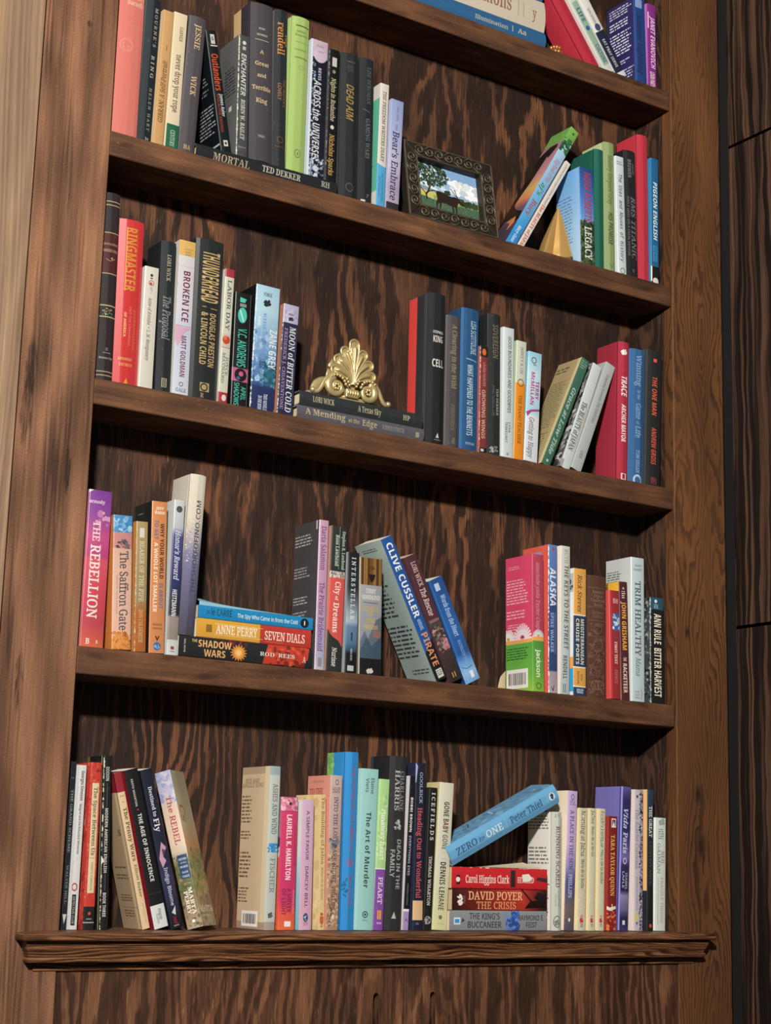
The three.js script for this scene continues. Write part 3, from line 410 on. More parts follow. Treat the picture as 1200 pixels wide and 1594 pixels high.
  B(2, [904.5, 926.5, 901.8, 259.3, 0.96], 'p', '#2d5a9c', 'paperback with sky over dark hedge spine and pale blue cover', [INK([[0, '#20487f'], [0.25, '#3767b0'], [0.5, '#5f8fd2'], [0.56, '#6a9ad8']]), R(0, 0.57, 1, 1, '#27382b'), BLOT(0, 0.55, 1, 1, ['#3d5236', '#1d2a20', '#566a40', '#2c4030'], 150, 0.12, 6), T('NORA ROBERTS', 0.04, 0.56, 0.56, 0.5, '#a83c52', 'sb', 0.12), T('LEGACY', 0.61, 0.95, 0.55, 0.46, '#dfe3dc', 'r')], { lc: '#94bfe6', lops: [INK([[0, '#6fa8dc'], [0.6, '#9cc4e8'], [1, '#a9cbe6']]), FINE(0.05, 0.27, 0.7, 0.78, 15, '#4a6a94', 0.2, 5, 0.25)], d: 0.06 });
  B(2, [927.2, 942, 925.8, 230.8, 0.98], 'h', '#1f6253', 'plain bottle green cloth hardcover without lettering', [], { lc: '#1b564a', m: 'g' });
  B(2, [942.6, 960.6, 940.6, 219.7, 0.99], 'h', '#869a68', 'sage green hardcover with dark green slanted lettering', [T('Shelley Shepard Gray', 0.1, 0.49, 0.55, 0.4, '#4d6139', 'r', 0.15), T('HIS PROMISE', 0.55, 0.8, 0.55, 0.44, '#34452a', 'sb', 0.15), LINE([[0.4, 0.95], [0.6, 0.975], [0.8, 0.94]], '#5d7148', 0.06)], { lc: '#a9b886', d: 0.056 });
  B(2, [961.2, 975, 956.4, 241.9, 1.01], 'p', '#c3cfd2', 'pale blue-white paperback with typewriter style title', [H('Margaret', 0.15, 0.75, 0.045, 0.12, '#5a6064', 'r'), H('MacMillan', 0.15, 0.9, 0.065, 0.12, '#5a6064', 'r'), T('The Uses and Abuses of History', 0.15, 0.9, 0.55, 0.4, '#383d42', 'm', 0.1), O(0.55, 0.975, 0.25, '#5a6064', 0.06)]);
  B(2, [975.8, 994.8, 971.4, 232, 1.02], 'h', '#1f1f21', 'black hardcover with grey slanted lettering before tall red book', [T('DAVID', 0.1, 0.19, 0.72, 0.2, '#5f6164', 'sb'), T('BREWER', 0.07, 0.22, 0.42, 0.26, '#77797c', 'sb'), T('RMS TITANIC', 0.37, 0.86, 0.68, 0.42, '#6d7075', 'r', 0.15), T('DAILY LIVES ON A FATAL VOYAGE', 0.37, 0.84, 0.28, 0.17, '#5f6164', 'sb'), H('V', 0.45, 0.65, 0.955, 0.2, '#77797c', 'r')], { lc: '#141416', d: 0.05 });
  B(2, [995.6, 1012.8, 992.6, 208.3, 1.04], 'h', '#b23344', 'tallest plain red hardcover beside a black spine', [], { lc: '#b03040', d: 0.053, m: 'g' });
  B(2, [1014, 1026, 1012.6, 245.5, 1.05], 'p', '#1d5f8c', 'blue paperback with bold slanted white capitals next to side panel', [R(0, 0.87, 1, 1, '#10161e'), T('PIGEON ENGLISH', 0.19, 0.66, 0.55, 0.5, '#d9e2e6', 'sb', 0.15), T('STEPHEN', 0.7, 0.83, 0.66, 0.24, '#4f9ac0', 's'), T('KELMAN', 0.7, 0.83, 0.36, 0.24, '#4f9ac0', 's'), O(0.55, 0.985, 0.36, '#d3cfc6'), R(0, 0.87, 0.12, 0.99, '#e0cda0')], { lc: '#2b7fb0' });
}
// ---- shelf with the gilt ornament
{
  B(3, [150.5, 175.6, 164.5, 298, 0.63], 'h', '#2a2324', 'black and maroon encyclopaedia volume with gilt bands behind the post', [R(0, 0.045, 1, 0.05, '#b5a27a'), R(0, 0.065, 1, 0.07, '#b5a27a'), R(0, 0.215, 1, 0.22, '#b5a27a'), R(0, 0.22, 1, 0.435, '#4d1f20'), R(0, 0.435, 1, 0.44, '#b5a27a'), H('ENCYCLOPEDIA', 0.02, 0.98, 0.28, 0.11, '#c3ad84', 'r'), H('AMERICANA', 0.04, 0.96, 0.315, 0.14, '#c3ad84', 'r'), O(0.6, 0.355, 0.06, '#c3ad84'), LINE([[0.25, 0.36], [0.5, 0.37], [0.8, 0.355]], '#c3ad84', 0.03), R(0, 0.605, 1, 0.612, '#b5a27a'), R(0, 0.665, 1, 0.672, '#b5a27a'), BLOT(0.2, 0.62, 0.85, 0.66, ['#4fd08a', '#e0b84a', '#d8e8e4', '#d9603c'], 40, 0.03, 5), H('11', 0.45, 0.6, 0.84, 0.14, '#c9c4b8', 'r'), R(0.3, 0.857, 0.8, 0.86, '#a9a498'), H('Kansas City', 0.1, 0.95, 0.885, 0.12, '#c9c4b8', 'r'), R(0, 0.955, 1, 0.96, '#b5a27a'), R(0, 0.975, 1, 0.98, '#b5a27a')]);
  B(3, [176, 214.8, 188.2, 338.6, 0.64], 'h', '#d2393c', 'bright red hardcover with gold block capitals', [T('RINGMASTER', 0.045, 0.44, 0.5, 0.42, '#d99a3c', 'sb'), R(0.28, 0.05, 0.32, 0.44, '#e0b060'), R(0.72, 0.05, 0.73, 0.44, '#d99a3c'), T('OF AMERICA', 0.57, 0.72, 0.36, 0.09, '#f0d48a', 'sb'), T('AND THE UNMAKING', 0.53, 0.77, 0.56, 0.08, '#e0806a', 's'), T('JOSEPHINE', 0.55, 0.8, 0.74, 0.08, '#c9783c', 's'), H('ABRAHAM', 0.16, 0.7, 0.853, 0.1, '#e3b25c', 'sb'), H('DIETRICH', 0.2, 0.72, 0.888, 0.1, '#e3b25c', 'sb'), POLY([[0.4, 1], [0.52, 0.965], [0.58, 1]], '#d99a3c')], { m: 'g' });
  B(3, [215.4, 237.2, 225.8, 413.6, 0.65], 'p', '#dcdacd', 'white paperback with fine grey italic print and red emblem', [T('Anne of Avonlea  •  L. M. Montgomery', 0.26, 0.78, 0.5, 0.24, '#5f5f57', 'r', 0.25), O(0.5, 0.135, 0.17, '#b5433f', 0.04), O(0.47, 0.14, 0.09, '#b5433f'), O(0.5, 0.07, 0.1, '#3e403e'), R(0.42, 0.09, 0.58, 0.1, '#3e403e'), T('87 ~', 0.17, 0.23, 0.5, 0.16, '#85857c', 'r')]);
  B(3, [242.4, 266, 253, 373.4, 0.66], 'h', '#232a2d', 'black hardcover with silver script title and author in gilt', [T('LORI WICK', 0.09, 0.27, 0.52, 0.26, '#bdb594', 'rb'), T('The Proposal', 0.37, 0.66, 0.5, 0.5, '#8d9294', 'r', 0.25), R(0.35, 0.915, 0.7, 0.975, '#a9a284'), R(0.42, 0.92, 0.47, 0.97, '#232a2d'), R(0.55, 0.92, 0.6, 0.97, '#232a2d')], { lc: '#161b1e', d: 0.045 });
  B(3, [267.6, 293, 279.4, 372.5, 0.67], 'p', '#c9cbdd', 'lilac-white large print book with maroon capitals and gold top', [R(0, 0, 1, 0.1, '#d9b063'), INK([[0, '#d3d0d3'], [0.4, '#cfd0dc'], [0.55, '#c3cbe0'], [1, '#d0d6e4']], 0.1, 1), POLY([[0, 0.56], [1, 0.57], [0.6, 0.6], [0.2, 0.7], [0, 0.66]], '#cfa9c0'), R(0, 0.558, 1, 0.562, '#b58fae'), R(0, 0.17, 1, 0.172, '#b5a9b5'), H('THORNDIKE', 0.3, 0.8, 0.055, 0.06, '#6a5a3a', 'r'), H('LARGE', 0.35, 0.75, 0.075, 0.07, '#6a5a3a', 'r'), H('PRINT', 0.35, 0.75, 0.092, 0.07, '#6a5a3a', 'r'), T('BROKEN ICE', 0.195, 0.535, 0.55, 0.42, '#6e2a45', 'sb'), T('MATT GOLDMAN', 0.62, 0.89, 0.55, 0.3, '#6e2a45', 'sb'), O(0.52, 0.935, 0.11, '#4d5a72', 0.04), H('GALE', 0.2, 0.85, 0.972, 0.2, '#4d5a72', 'r')], { lc: '#d3cfc4', m: 'm' });
  B(3, [294.6, 339.3, 307, 368.6, 0.68], 'h', '#252a2c', 'thick black hardcover with metallic gold foil lettering', [T('THUNDERHEAD', 0.075, 0.4, 0.56, 0.62, '#cfb077', 'sb'), R(0.3, 0.425, 0.45, 0.43, '#b59a64'), R(0.6, 0.43, 0.85, 0.435, '#b59a64'), T('DOUGLAS PRESTON', 0.46, 0.8, 0.7, 0.23, '#c9ab74', 'sb'), T('& LINCOLN CHILD', 0.46, 0.79, 0.4, 0.23, '#c9ab74', 'sb'), R(0.35, 0.9, 0.68, 0.955, '#b09a6c'), O(0.5, 0.928, 0.11, '#252a2c', 0.04), H('R', 0.38, 0.5, 0.98, 0.15, '#b09a6c', 'rb')], { lc: '#1d2224', m: 'g' });
  B(3, [338.4, 353.4, 351, 417.5, 0.69], 'p', '#cfd0c0', 'narrow off-white paperback with red ends and spaced capitals', [R(0, 0, 1, 0.06, '#a8333f'), T('LABOR DAY', 0.08, 0.46, 0.55, 0.4, '#4d4f4a', 'r'), R(0, 0.49, 1, 0.585, '#c9beae'), O(0.5, 0.535, 0.4, '#c3452f'), O(0.4, 0.52, 0.2, '#d9704f'), R(0, 0.59, 1, 0.594, '#9a4a44'), T('JOYCE', 0.66, 0.8, 0.72, 0.28, '#6d6f68', 'r'), T('MAYNARD', 0.63, 0.86, 0.36, 0.28, '#6d6f68', 'r'), R(0, 0.925, 1, 1, '#a8333f'), O(0.6, 0.965, 0.24, '#e4dccf', 0, 1.3)]);
  B(3, [358.6, 384.5, 366, 453.8, 0.70], 'p', '#17181a', 'black paperback with turquoise capitals and pink inset', [T('V.C. ANDREWS', 0.32, 0.66, 0.52, 0.5, '#4cc9b4', 's'), O(0.48, 0.2, 0.27, '#4cc9b4', 0, 1.6), LINE([[0.35, 0.16], [0.55, 0.25]], '#e0f0ec', 0.06), POLY([[0.3, 0.04], [0.7, 0.05], [0.6, 0.085], [0.3, 0.085]], '#4cc9b4'), R(0.3, 0.095, 0.7, 0.125, '#8a8f8e'), R(0, 0.67, 1, 0.79, '#b95f86'), O(0.52, 0.73, 0.36, '#1d1a1c'), O(0.55, 0.72, 0.14, '#c95f8c'), O(0.4, 0.76, 0.1, '#3c6a8a'), T('APRIL', 0.83, 0.95, 0.72, 0.28, '#4cc9b4', 's'), T('SHADOWS', 0.8, 1, 0.32, 0.3, '#4cc9b4', 's'), R(0.93, 0, 0.96, 1, '#6a6c6e'), R(0.02, 0, 0.05, 1, '#6a6c6e')], { lc: '#141516' });
  B(3, [388.6, 426, 399.8, 441.2, 0.71], 'p', '#9cc6de', 'pale blue landscape paperback with white capitals and worn corners', [INK([[0, '#a9d2e6'], [0.2, '#b5d8e8'], [0.4, '#8fbadb'], [0.55, '#6f9ac8'], [0.7, '#3f6fa0'], [0.8, '#2f5a86'], [0.82, '#2a3566'], [1, '#232a58']]), BLOT(0, 0.3, 1, 0.78, ['#8fb6dc', '#5f8cb8', '#a9cbe6'], 60, 0.08, 6), BLOT(0.4, 0.62, 1, 0.8, ['#2f6f86', '#4f92a0', '#2a5a78'], 60, 0.1, 7), H('FORGE', 0.32, 0.68, 0.07, 0.14, '#30333a', 'rb'), BLOT(0.38, 0.11, 0.62, 0.16, ['#2a2d33'], 26, 0.06), T('ZANE GREY', 0.345, 0.66, 0.8, 0.3, '#e4eef2', 'sb'), T('RIDERS OF SUNSET', 0.22, 0.8, 0.42, 0.13, '#7d97cc', 'rb'), T('AND', 0.255, 0.335, 0.2, 0.12, '#e0eaf0', 'sb'), T('THE BORDER LEGION', 0.35, 0.75, 0.2, 0.13, '#7d97cc', 'rb'), T('TWO NOVELS', 0.87, 1, 0.62, 0.16, '#d9dde6', 'sb'), T('IN ONE BOOK', 0.89, 1, 0.4, 0.16, '#d9dde6', 'sb'), WORN('#e2e8ec', 0, 60, 6, 0.07), WORN('#d3dae0', 1, 20, 9, 0.05)], { lc: '#14171a', d: 0.05 });
  B(3, [431, 455, 442.4, 471.8, 0.73], 'p', '#262b4a', 'navy paperback with lilac top and white slab lettering beside the stack', [R(0, 0, 1, 0.17, '#b3b0cb'), BLOT(0.05, 0.02, 0.95, 0.16, ['#a5a1c0', '#c3c0d6'], 30, 0.12), H('FORGE', 0.35, 0.72, 0.09, 0.12, '#33303e', 'rb'), BLOT(0.4, 0.11, 0.65, 0.145, ['#2a2833'], 18, 0.06), T('MOON of BITTER COLD', 0.2, 0.98, 0.68, 0.38, '#dfe2e4', 'rb', 0.1), T('FREDERICK J. CHIAVENTONE', 0.22, 0.96, 0.25, 0.2, '#b08fb0', 'r'), R(0.9, 0.2, 1, 1, '#3a4062'), WORN('#c9c6cf', 0, 50, 9, 0.07)], { lc: '#b9836c' });
  const mend = L(3, [463, 660, 628.5, 0.78], 'h', '#58565e', 'grey hardcover lying at the bottom under a black one', [T('A Mending', 0.06, 0.37, 0.62, 0.5, '#b9ab8a', 'rb'), T('at the', 0.39, 0.48, 0.52, 0.3, '#b0a384', 'rb'), T('Edge', 0.5, 0.62, 0.55, 0.5, '#b5a888', 'rb'), T('KIRKPATRICK', 0.66, 0.84, 0.5, 0.34, '#8d8a86', 'rb'), R(0.2, 0.93, 0.6, 0.96, '#a09880')], { d: 0.06, s: 0.006, pg: 1 });
  L(3, [467, 658.5, 606, 0.78], 'h', '#2a2f31', 'black hardcover lying directly under the gilt ornament', [T('LORI WICK', 0.1, 0.27, 0.55, 0.4, '#b9b08e', 'rb'), T('A Texas Sky', 0.46, 0.65, 0.5, 0.42, '#b9b08e', 'rb'), T('HP', 0.83, 0.89, 0.5, 0.35, '#b9b08e', 'rb'), R(0.1, 0.915, 0.9, 0.918, '#3d4345')], { on: mend, d: 0.058, s: 0.006 });
  B(3, [664.2, 691, 669.5, 454.2, 0.84], 'h', '#1d2023', 'tall black hardcover with red board and white condensed capitals', [H('STEPHEN', 0.25, 0.85, 0.262, 0.14, '#d5d3cd', 'sb'), H('KING', 0.25, 0.85, 0.308, 0.32, '#d5d3cd', 'sb'), H('CELL', 0.22, 0.9, 0.47, 0.38, '#dedcd6', 'sb'), POLY([[0.5, 0.965], [0.62, 0.93], [0.7, 0.965]], '#c9c7c2'), H('SCRIBNER', 0.4, 0.85, 0.978, 0.05, '#a9a7a2', 'sb')], { lc: '#2a2d31', lops: [R(0, 0, 0.4, 1, '#d8453f'), R(0.74, 0, 1, 1, '#3a3d41')], d: 0.054, s: 0.004 });
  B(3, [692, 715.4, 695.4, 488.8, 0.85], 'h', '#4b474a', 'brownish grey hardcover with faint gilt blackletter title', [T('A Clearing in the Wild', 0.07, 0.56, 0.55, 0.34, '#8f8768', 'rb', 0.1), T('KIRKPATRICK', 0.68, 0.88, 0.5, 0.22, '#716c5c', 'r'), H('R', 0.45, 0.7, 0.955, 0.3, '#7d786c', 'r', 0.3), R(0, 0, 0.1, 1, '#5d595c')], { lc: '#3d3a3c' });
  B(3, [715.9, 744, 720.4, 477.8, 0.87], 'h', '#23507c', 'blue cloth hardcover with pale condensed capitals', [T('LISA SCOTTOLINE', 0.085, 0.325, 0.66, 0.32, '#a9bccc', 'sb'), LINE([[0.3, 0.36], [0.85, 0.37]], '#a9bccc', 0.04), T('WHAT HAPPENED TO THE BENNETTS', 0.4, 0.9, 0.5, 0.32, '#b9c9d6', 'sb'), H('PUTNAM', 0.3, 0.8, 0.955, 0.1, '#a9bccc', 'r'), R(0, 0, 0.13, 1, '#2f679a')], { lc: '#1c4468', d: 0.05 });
  B(3, [745.4, 757.6, 747.4, 538, 0.88], 'p', '#7a3434', 'short dull red paperback with an orange badge', [R(0, 0, 1, 0.1, '#1f1a1a'), O(0.5, 0.055, 0.26, '#cf6c3a', 0, 1.4), T('LAURIE HUNTER', 0.15, 0.38, 0.55, 0.32, '#b58a80', 's'), T('GROWING WINGS', 0.41, 0.87, 0.5, 0.42, '#c9b49c', 's'), R(0, 0.955, 1, 1, '#1a1718'), R(0.2, 0.965, 0.6, 0.99, '#c9c4bc'), WORN('#c9a59c', 0, 40, 5, 0.12)], { lc: '#b5625c', d: 0.05 });
  B(3, [759, 780, 760.3, 486.8, 0.89], 'h', '#242829', 'black hardcover with embossed dark gold capitals and white lettering', [T('SOVEREIGN', 0.075, 0.32, 0.56, 0.42, '#6e6850', 'sb'), T('TED DEKKER', 0.53, 0.72, 0.72, 0.2, '#a5a8a4', 'rb'), T('AND TOSCA LEE', 0.51, 0.73, 0.42, 0.17, '#585c5a', 's'), BLOT(0.2, 0.93, 0.8, 0.985, ['#9a9d98'], 30, 0.06), R(0, 0, 0.08, 1, '#313637')], { lc: '#161a1c' });
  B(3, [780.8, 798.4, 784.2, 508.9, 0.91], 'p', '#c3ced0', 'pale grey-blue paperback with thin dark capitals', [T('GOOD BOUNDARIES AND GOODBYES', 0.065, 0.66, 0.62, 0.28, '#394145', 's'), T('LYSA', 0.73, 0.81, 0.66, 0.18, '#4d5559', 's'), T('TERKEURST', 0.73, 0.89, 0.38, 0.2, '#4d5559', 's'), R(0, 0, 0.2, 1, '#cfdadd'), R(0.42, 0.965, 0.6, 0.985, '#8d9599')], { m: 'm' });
  B(3, [799.2, 814.6, 804.8, 529.3, 0.92], 'p', '#c5cabf', 'half white half orange paperback with spaced serif capitals', [R(0, 0.36, 1, 1, '#e08a26'), T('JANICE Y. K. LEE', 0.05, 0.28, 0.55, 0.24, '#5f6058', 'r'), O(0.5, 0.355, 0.28, '#8a5a2a', 0.08), O(0.5, 0.35, 0.16, '#d9b58a', 0.06), T('THE PIANO TEACHER', 0.46, 0.87, 0.5, 0.3, '#6a4a1c', 'r')], { lc: '#a9bf95' });
  B(3, [815.4, 836.4, 823.2, 545.9, 0.93], 'p', '#b9d3df', 'sky blue and white paperback with magenta capitals', [INK([[0, '#8fc3da'], [0.2, '#bfdce6'], [0.55, '#a9d0e2'], [0.6, '#d9dde2'], [1, '#d3d8de']]), O(0.42, 0.075, 0.17, '#3d4a52', 0.05), H('BK', 0.38, 0.62, 0.115, 0.1, '#3d4a52'), T('TERRY', 0.26, 0.43, 0.74, 0.27, '#b0306a', 'sb'), T('McMILLAN', 0.18, 0.49, 0.4, 0.27, '#b0306a', 'sb'), POLY([[0, 0.56], [0.35, 0.53], [1, 0.51], [1, 0.53], [0.4, 0.55], [0.1, 0.6]], '#9a4a86'), T('Getting to Happy', 0.6, 0.97, 0.45, 0.36, '#5f6770', 'r', 0.15)], { lc: '#7fb8d2' });
  B(3, [842.5, 856.5, 906.6, 555.4, 0.95], 'p', '#386653', 'green paperback leaning, its tan back cover full of print', [FINE(0.1, 0.02, 0.9, 0.1, 4, '#7d9a8c', 0.3, 4), T('Grace at Low Tide', 0.28, 0.9, 0.5, 0.44, '#b3c4ba', 'r', 0.3), O(0.5, 0.955, 0.14, '#b3c4ba')], { s: 0.02, d: 0.06, lc: '#a8976f', lops: [R(0.86, 0, 1, 1, '#c9b98f'), FINE(0.05, 0.06, 0.72, 0.12, 2, '#574c38', 0.3, 2), FINE(0.05, 0.2, 0.8, 0.66, 22, '#574c38', 0.2, 6, 0.3), FINE(0.05, 0.7, 0.72, 0.9, 8, '#574c38', 0.3, 7, 0.3)] });
  B(3, [871.2, 887, 923.6, 564, 0.97], 'p', '#c3cdce', 'white paperback with black slab title leaning between green and grey', [T('The BEAUTY of JAPAN', 0.37, 0.83, 0.46, 0.5, '#1f2222', 'rb'), T('A Pictorial Journey to Japan\'s Cultural Treasures', 0.4, 0.8, 0.8, 0.12, '#b0625c', 'r'), R(0, 0.93, 0.2, 1, '#8d8f8c')], { s: 0.018, lc: '#6a6c6a', lops: [BLOT(0, 0, 1, 1, ['#2f3132', '#8d9092', '#b5b7b6', '#4a4c4e'], 260, 0.08, 3)] });
  B(3, [888.2, 905, 944, 562.4, 0.98], 'p', '#a9b0b0', 'plain grey paperback leaning with fine spine lettering', [T('Counseling Economies: THE ESSENTIALS', 0.1, 0.56, 0.55, 0.24, '#5d6464', 'r', 0.1), T('LIEN', 0.82, 0.89, 0.5, 0.26, '#5d6464', 'r')], { s: 0.016, lc: '#a3a9a8' });
  B(3, [961.4, 978.6, 964.2, 530.2, 1.04], 'h', '#a32c40', 'crimson hardcover with bold white capitals', [T('TRACE', 0.25, 0.4, 0.5, 0.5, '#e2ddd6', 'sb', 0.15), T('ARCHER MAYOR', 0.46, 0.73, 0.5, 0.4, '#e2ddd6', 'sb', 0.12), BLOT(0.3, 0.055, 0.65, 0.09, ['#e2ddd6'], 14, 0.12), R(0.3, 0.955, 0.75, 1, '#d9d3cc'), R(0.4, 0.96, 0.65, 0.995, '#a32c40')], { lc: '#8e2436', d: 0.055, m: 'm' });
  B(3, [980, 1002.5, 983.4, 541, 1.06], 'h', '#335e8e', 'mid blue hardcover with pale blue serif title', [T('Winning', 0.04, 0.28, 0.55, 0.36, '#7f9fc4', 'r'), T('in the', 0.31, 0.38, 0.55, 0.2, '#7f9fc4', 'r'), T('Game', 0.41, 0.53, 0.55, 0.36, '#7f9fc4', 'r'), T('of', 0.545, 0.565, 0.5, 0.2, '#7f9fc4', 'r', 0.2), T('Life', 0.58, 0.67, 0.55, 0.36, '#7f9fc4', 'r'), T('TOM DEGAN', 0.76, 0.93, 0.55, 0.26, '#86a5c8', 'r'), O(0.55, 0.985, 0.25, '#a9c0d6', 0.12)], { lc: '#4f86bd' });
  B(3, [1004, 1029, 1007.8, 541.8, 1.09], 'h', '#1f2122', 'black hardcover with orange-red slanted capitals', [R(0.4, 0.065, 0.62, 0.09, '#c9553c'), T('THE ONE MAN', 0.2, 0.49, 0.5, 0.3, '#cf5a3c', 'sb', 0.12), T('ANDREW GROSS', 0.58, 0.85, 0.5, 0.3, '#c9553c', 'sb', 0.12), H('MIN', 0.35, 0.72, 0.955, 0.16, '#8f3f38', 'sb'), H('OTA', 0.35, 0.72, 0.98, 0.16, '#8f3f38', 'sb'), R(0, 0, 0.1, 1, '#34383a')], { lc: '#3d3f40' });
}

// ---- shelf between ornament and ledge
{
  B(4, [124, 160.4, 139.4, 761.4, 0.72], 'p', '#cf4f63', 'violet to coral sunset paperback with tall white serif title', [INK([[0, '#7d3f97'], [0.15, '#8f4c9c'], [0.3, '#c9578e'], [0.42, '#b9487f'], [0.45, '#d9596c'], [0.7, '#cf4a5e'], [0.85, '#c04a56'], [1, '#d96a4e']]), BLOT(0.4, 0.14, 1, 0.26, ['#d9a0c4', '#c57fb4'], 12, 0.1, 8), H('armody', 0.03, 0.7, 0.075, 0.13, '#eadfe6', 'r'), T('THE', 0.2, 0.33, 0.42, 0.3, '#f0e2dc', 'r'), T('REBELLION', 0.35, 0.82, 0.42, 0.42, '#f4e8e0', 'r'), H('B', 0.22, 0.4, 0.965, 0.22, '#f0e6dc', 'rb'), R(0.68, 0.955, 0.73, 0.975, '#f0e6dc'), POLY([[0, 0], [0.2, 0], [0, 0.02]], '#e9e2e2')]);
  B(4, [173.6, 203.6, 177, 801.2, 0.73], 'p', '#dfae97', 'paperback with blue sky top, pink wall and dark curly title', [R(0, 0, 1, 0.14, '#4a92c9'), BLOT(0, 0.02, 1, 0.14, ['#7fb4dc', '#a9cde6', '#3d86c0'], 34, 0.12, 3), R(0, 0.13, 1, 0.25, '#c98a86'), BLOT(0.2, 0.19, 0.8, 0.25, ['#5a5560', '#7d6a72', '#4a4450'], 22, 0.08, 4), INK([[0, '#dcae98'], [0.5, '#e3b8a4'], [0.85, '#e6b7a0'], [1, '#d98a4a']], 0.25, 1), BLOT(0, 0.88, 1, 1, ['#d07f38', '#e09a50', '#b96a30'], 60, 0.12, 5), T('The Saffron Gate', 0.27, 0.86, 0.58, 0.42, '#55505a', 'r', -0.1), T('LINDA HOLEMAN', 0.45, 0.74, 0.24, 0.1, '#b58f88', 's')], { lc: '#d58343', d: 0.06 });
  B(4, [208.6, 227, 212.6, 811.4, 0.74], 'p', '#a98f62', 'olive tan paperback with a white badge and orange foot', [INK([[0, '#b09566'], [0.6, '#9c8a62'], [0.68, '#a8713a'], [0.72, '#b5632a'], [1, '#a8642f']]), R(0.3, 0.05, 0.7, 0.125, '#d9d5cc'), T('BEARER OF THE PIPE', 0.15, 0.62, 0.5, 0.36, '#d3cdb4', 'r'), T('DON COLDSMITH', 0.68, 0.93, 0.5, 0.34, '#c9b08a', 'rb'), WORN('#c9bd9c', 0, 40, 7, 0.1)], { lc: '#c98a4a', d: 0.05 });
  B(4, [231.4, 255.6, 237, 779.8, 0.75], 'p', '#d08a58', 'orange paperback with two lines of black, blue and white capitals', [H('JEFF', 0.28, 0.78, 0.045, 0.17, '#f0e4d6', 'sb'), H('RUBIN', 0.18, 0.86, 0.075, 0.17, '#f0e4d6', 'sb'), T('WHY YOUR WORLD', 0.145, 0.515, 0.7, 0.26, '#2a2420', 'sb'), T('IS ABOUT', 0.54, 0.71, 0.7, 0.26, '#5a6aa0', 'sb'), T('TO GET', 0.125, 0.255, 0.32, 0.26, '#5a6aa0', 'sb'), T('A WHOLE LOT SMALLER', 0.275, 0.735, 0.32, 0.26, '#f0e4d6', 'sb'), H('REVISED', 0.2, 0.8, 0.815, 0.12, '#6a4a38', 'sb'), H('UPDATED', 0.2, 0.8, 0.84, 0.12, '#6a4a38', 'sb'), LINE([[0.42, 0.89], [0.52, 0.915], [0.62, 0.89]], '#40302a', 0.07), O(0.52, 0.955, 0.24, '#3a6aa4'), BLOT(0.36, 0.94, 0.68, 0.97, ['#8fb0cc'], 8, 0.07)], { lc: '#1d2022', lops: [FINE(0.2, 0.06, 0.6, 0.08, 1, '#8a8d8c')], d: 0.052 });
  B(4, [259, 276, 270.4, 777.6, 0.76], 'p', '#c3c8c8', 'white and navy paperback with pale script title down its spine', [INK([[0, '#c9cfcf'], [0.18, '#bcc0c8'], [0.24, '#4a4f86'], [0.55, '#2f3464'], [0.66, '#2a2d3f'], [0.74, '#262832'], [0.76, '#9a8f8a'], [0.9, '#8f847c'], [0.905, '#c9cccb'], [1, '#cfd3d2']]), O(0.5, 0.06, 0.28, '#4d5054'), T("Honor's Reward", 0.2, 0.52, 0.5, 0.46, '#d6d9e6', 'r', 0.25), T('HEITZMANN', 0.58, 0.755, 0.45, 0.42, '#dfe0e2', 'sb'), R(0.35, 0.945, 0.65, 0.965, '#9a3f44'), R(0.3, 0.975, 0.7, 0.98, '#6a6d70')], { lc: '#d5dbd8' });
  const shad = L(4, [277.2, 485, 987.8, 0.80], 'p', '#23272a', 'black and red paperback lying flat with an orange sun', [R(0, 0, 1, 1, '#23272a'), POLY([[0, 0.62], [1, 0.66], [1, 0.98], [0.4, 0.97], [0.1, 0.9]], '#c0412e'), BLOT(0, 0.66, 1, 0.96, ['#d4553c', '#b03a2c', '#7d2a24'], 50, 0.12, 4), BLOT(0.6, 0.28, 1, 0.6, ['#8a3029', '#5d2422'], 20, 0.1, 8), O(0.42, 0.44, 0.27, '#e0a04c'), ...Array.from({ length: 16 }, (_, i) => POLY([[0.42 + 0.44 * Math.cos(i * 0.3927), 0.44 + 0.066 * Math.sin(i * 0.3927)], [0.42 + 0.26 * Math.cos(i * 0.3927 + 0.25), 0.44 + 0.039 * Math.sin(i * 0.3927 + 0.25)], [0.42 + 0.26 * Math.cos(i * 0.3927 - 0.25), 0.44 + 0.039 * Math.sin(i * 0.3927 - 0.25)]], '#d98a3a')), O(0.42, 0.44, 0.16, '#efc27a'), T('THE', 0.095, 0.135, 0.8, 0.13, '#e0b478', 'sb'), T('SHADOW', 0.14, 0.385, 0.7, 0.34, '#e8b474', 'sb'), T('WARS', 0.185, 0.345, 0.26, 0.34, '#e8b474', 'sb'), T('ROD  REES', 0.6, 0.87, 0.5, 0.2, '#e2dcd2', 'rb'), H('BOOK TWO', 0.2, 0.85, 0.045, 0.08, '#c9c4bc', 'sb'), T('A', 0.93, 0.955, 0.4, 0.3, '#e2d0c4', 'rb')], { s: 0.006, d: 0.06 });
  const anne = L(4, [306, 484, 961, 0.80], 'p', '#d9a03f', 'half amber half red paperback lying in the middle of its stack', [R(0, 0.545, 1, 1, '#b93a32'), R(0.3, 0.08, 0.7, 0.13, '#8a6a2c'), R(0.78, 0.15, 0.8, 0.57, '#ead9a9'), R(0.2, 0.15, 0.22, 0.57, '#ead9a9'), T('ANNE PERRY', 0.165, 0.52, 0.52, 0.46, '#f2e8d4', 'r'), T('SEVEN DIALS', 0.585, 0.945, 0.48, 0.46, '#f0e0d2', 'r'), R(0.12, 0.6, 0.14, 0.75, '#d98a70')], { on: shad, s: 0.008, d: 0.058 });
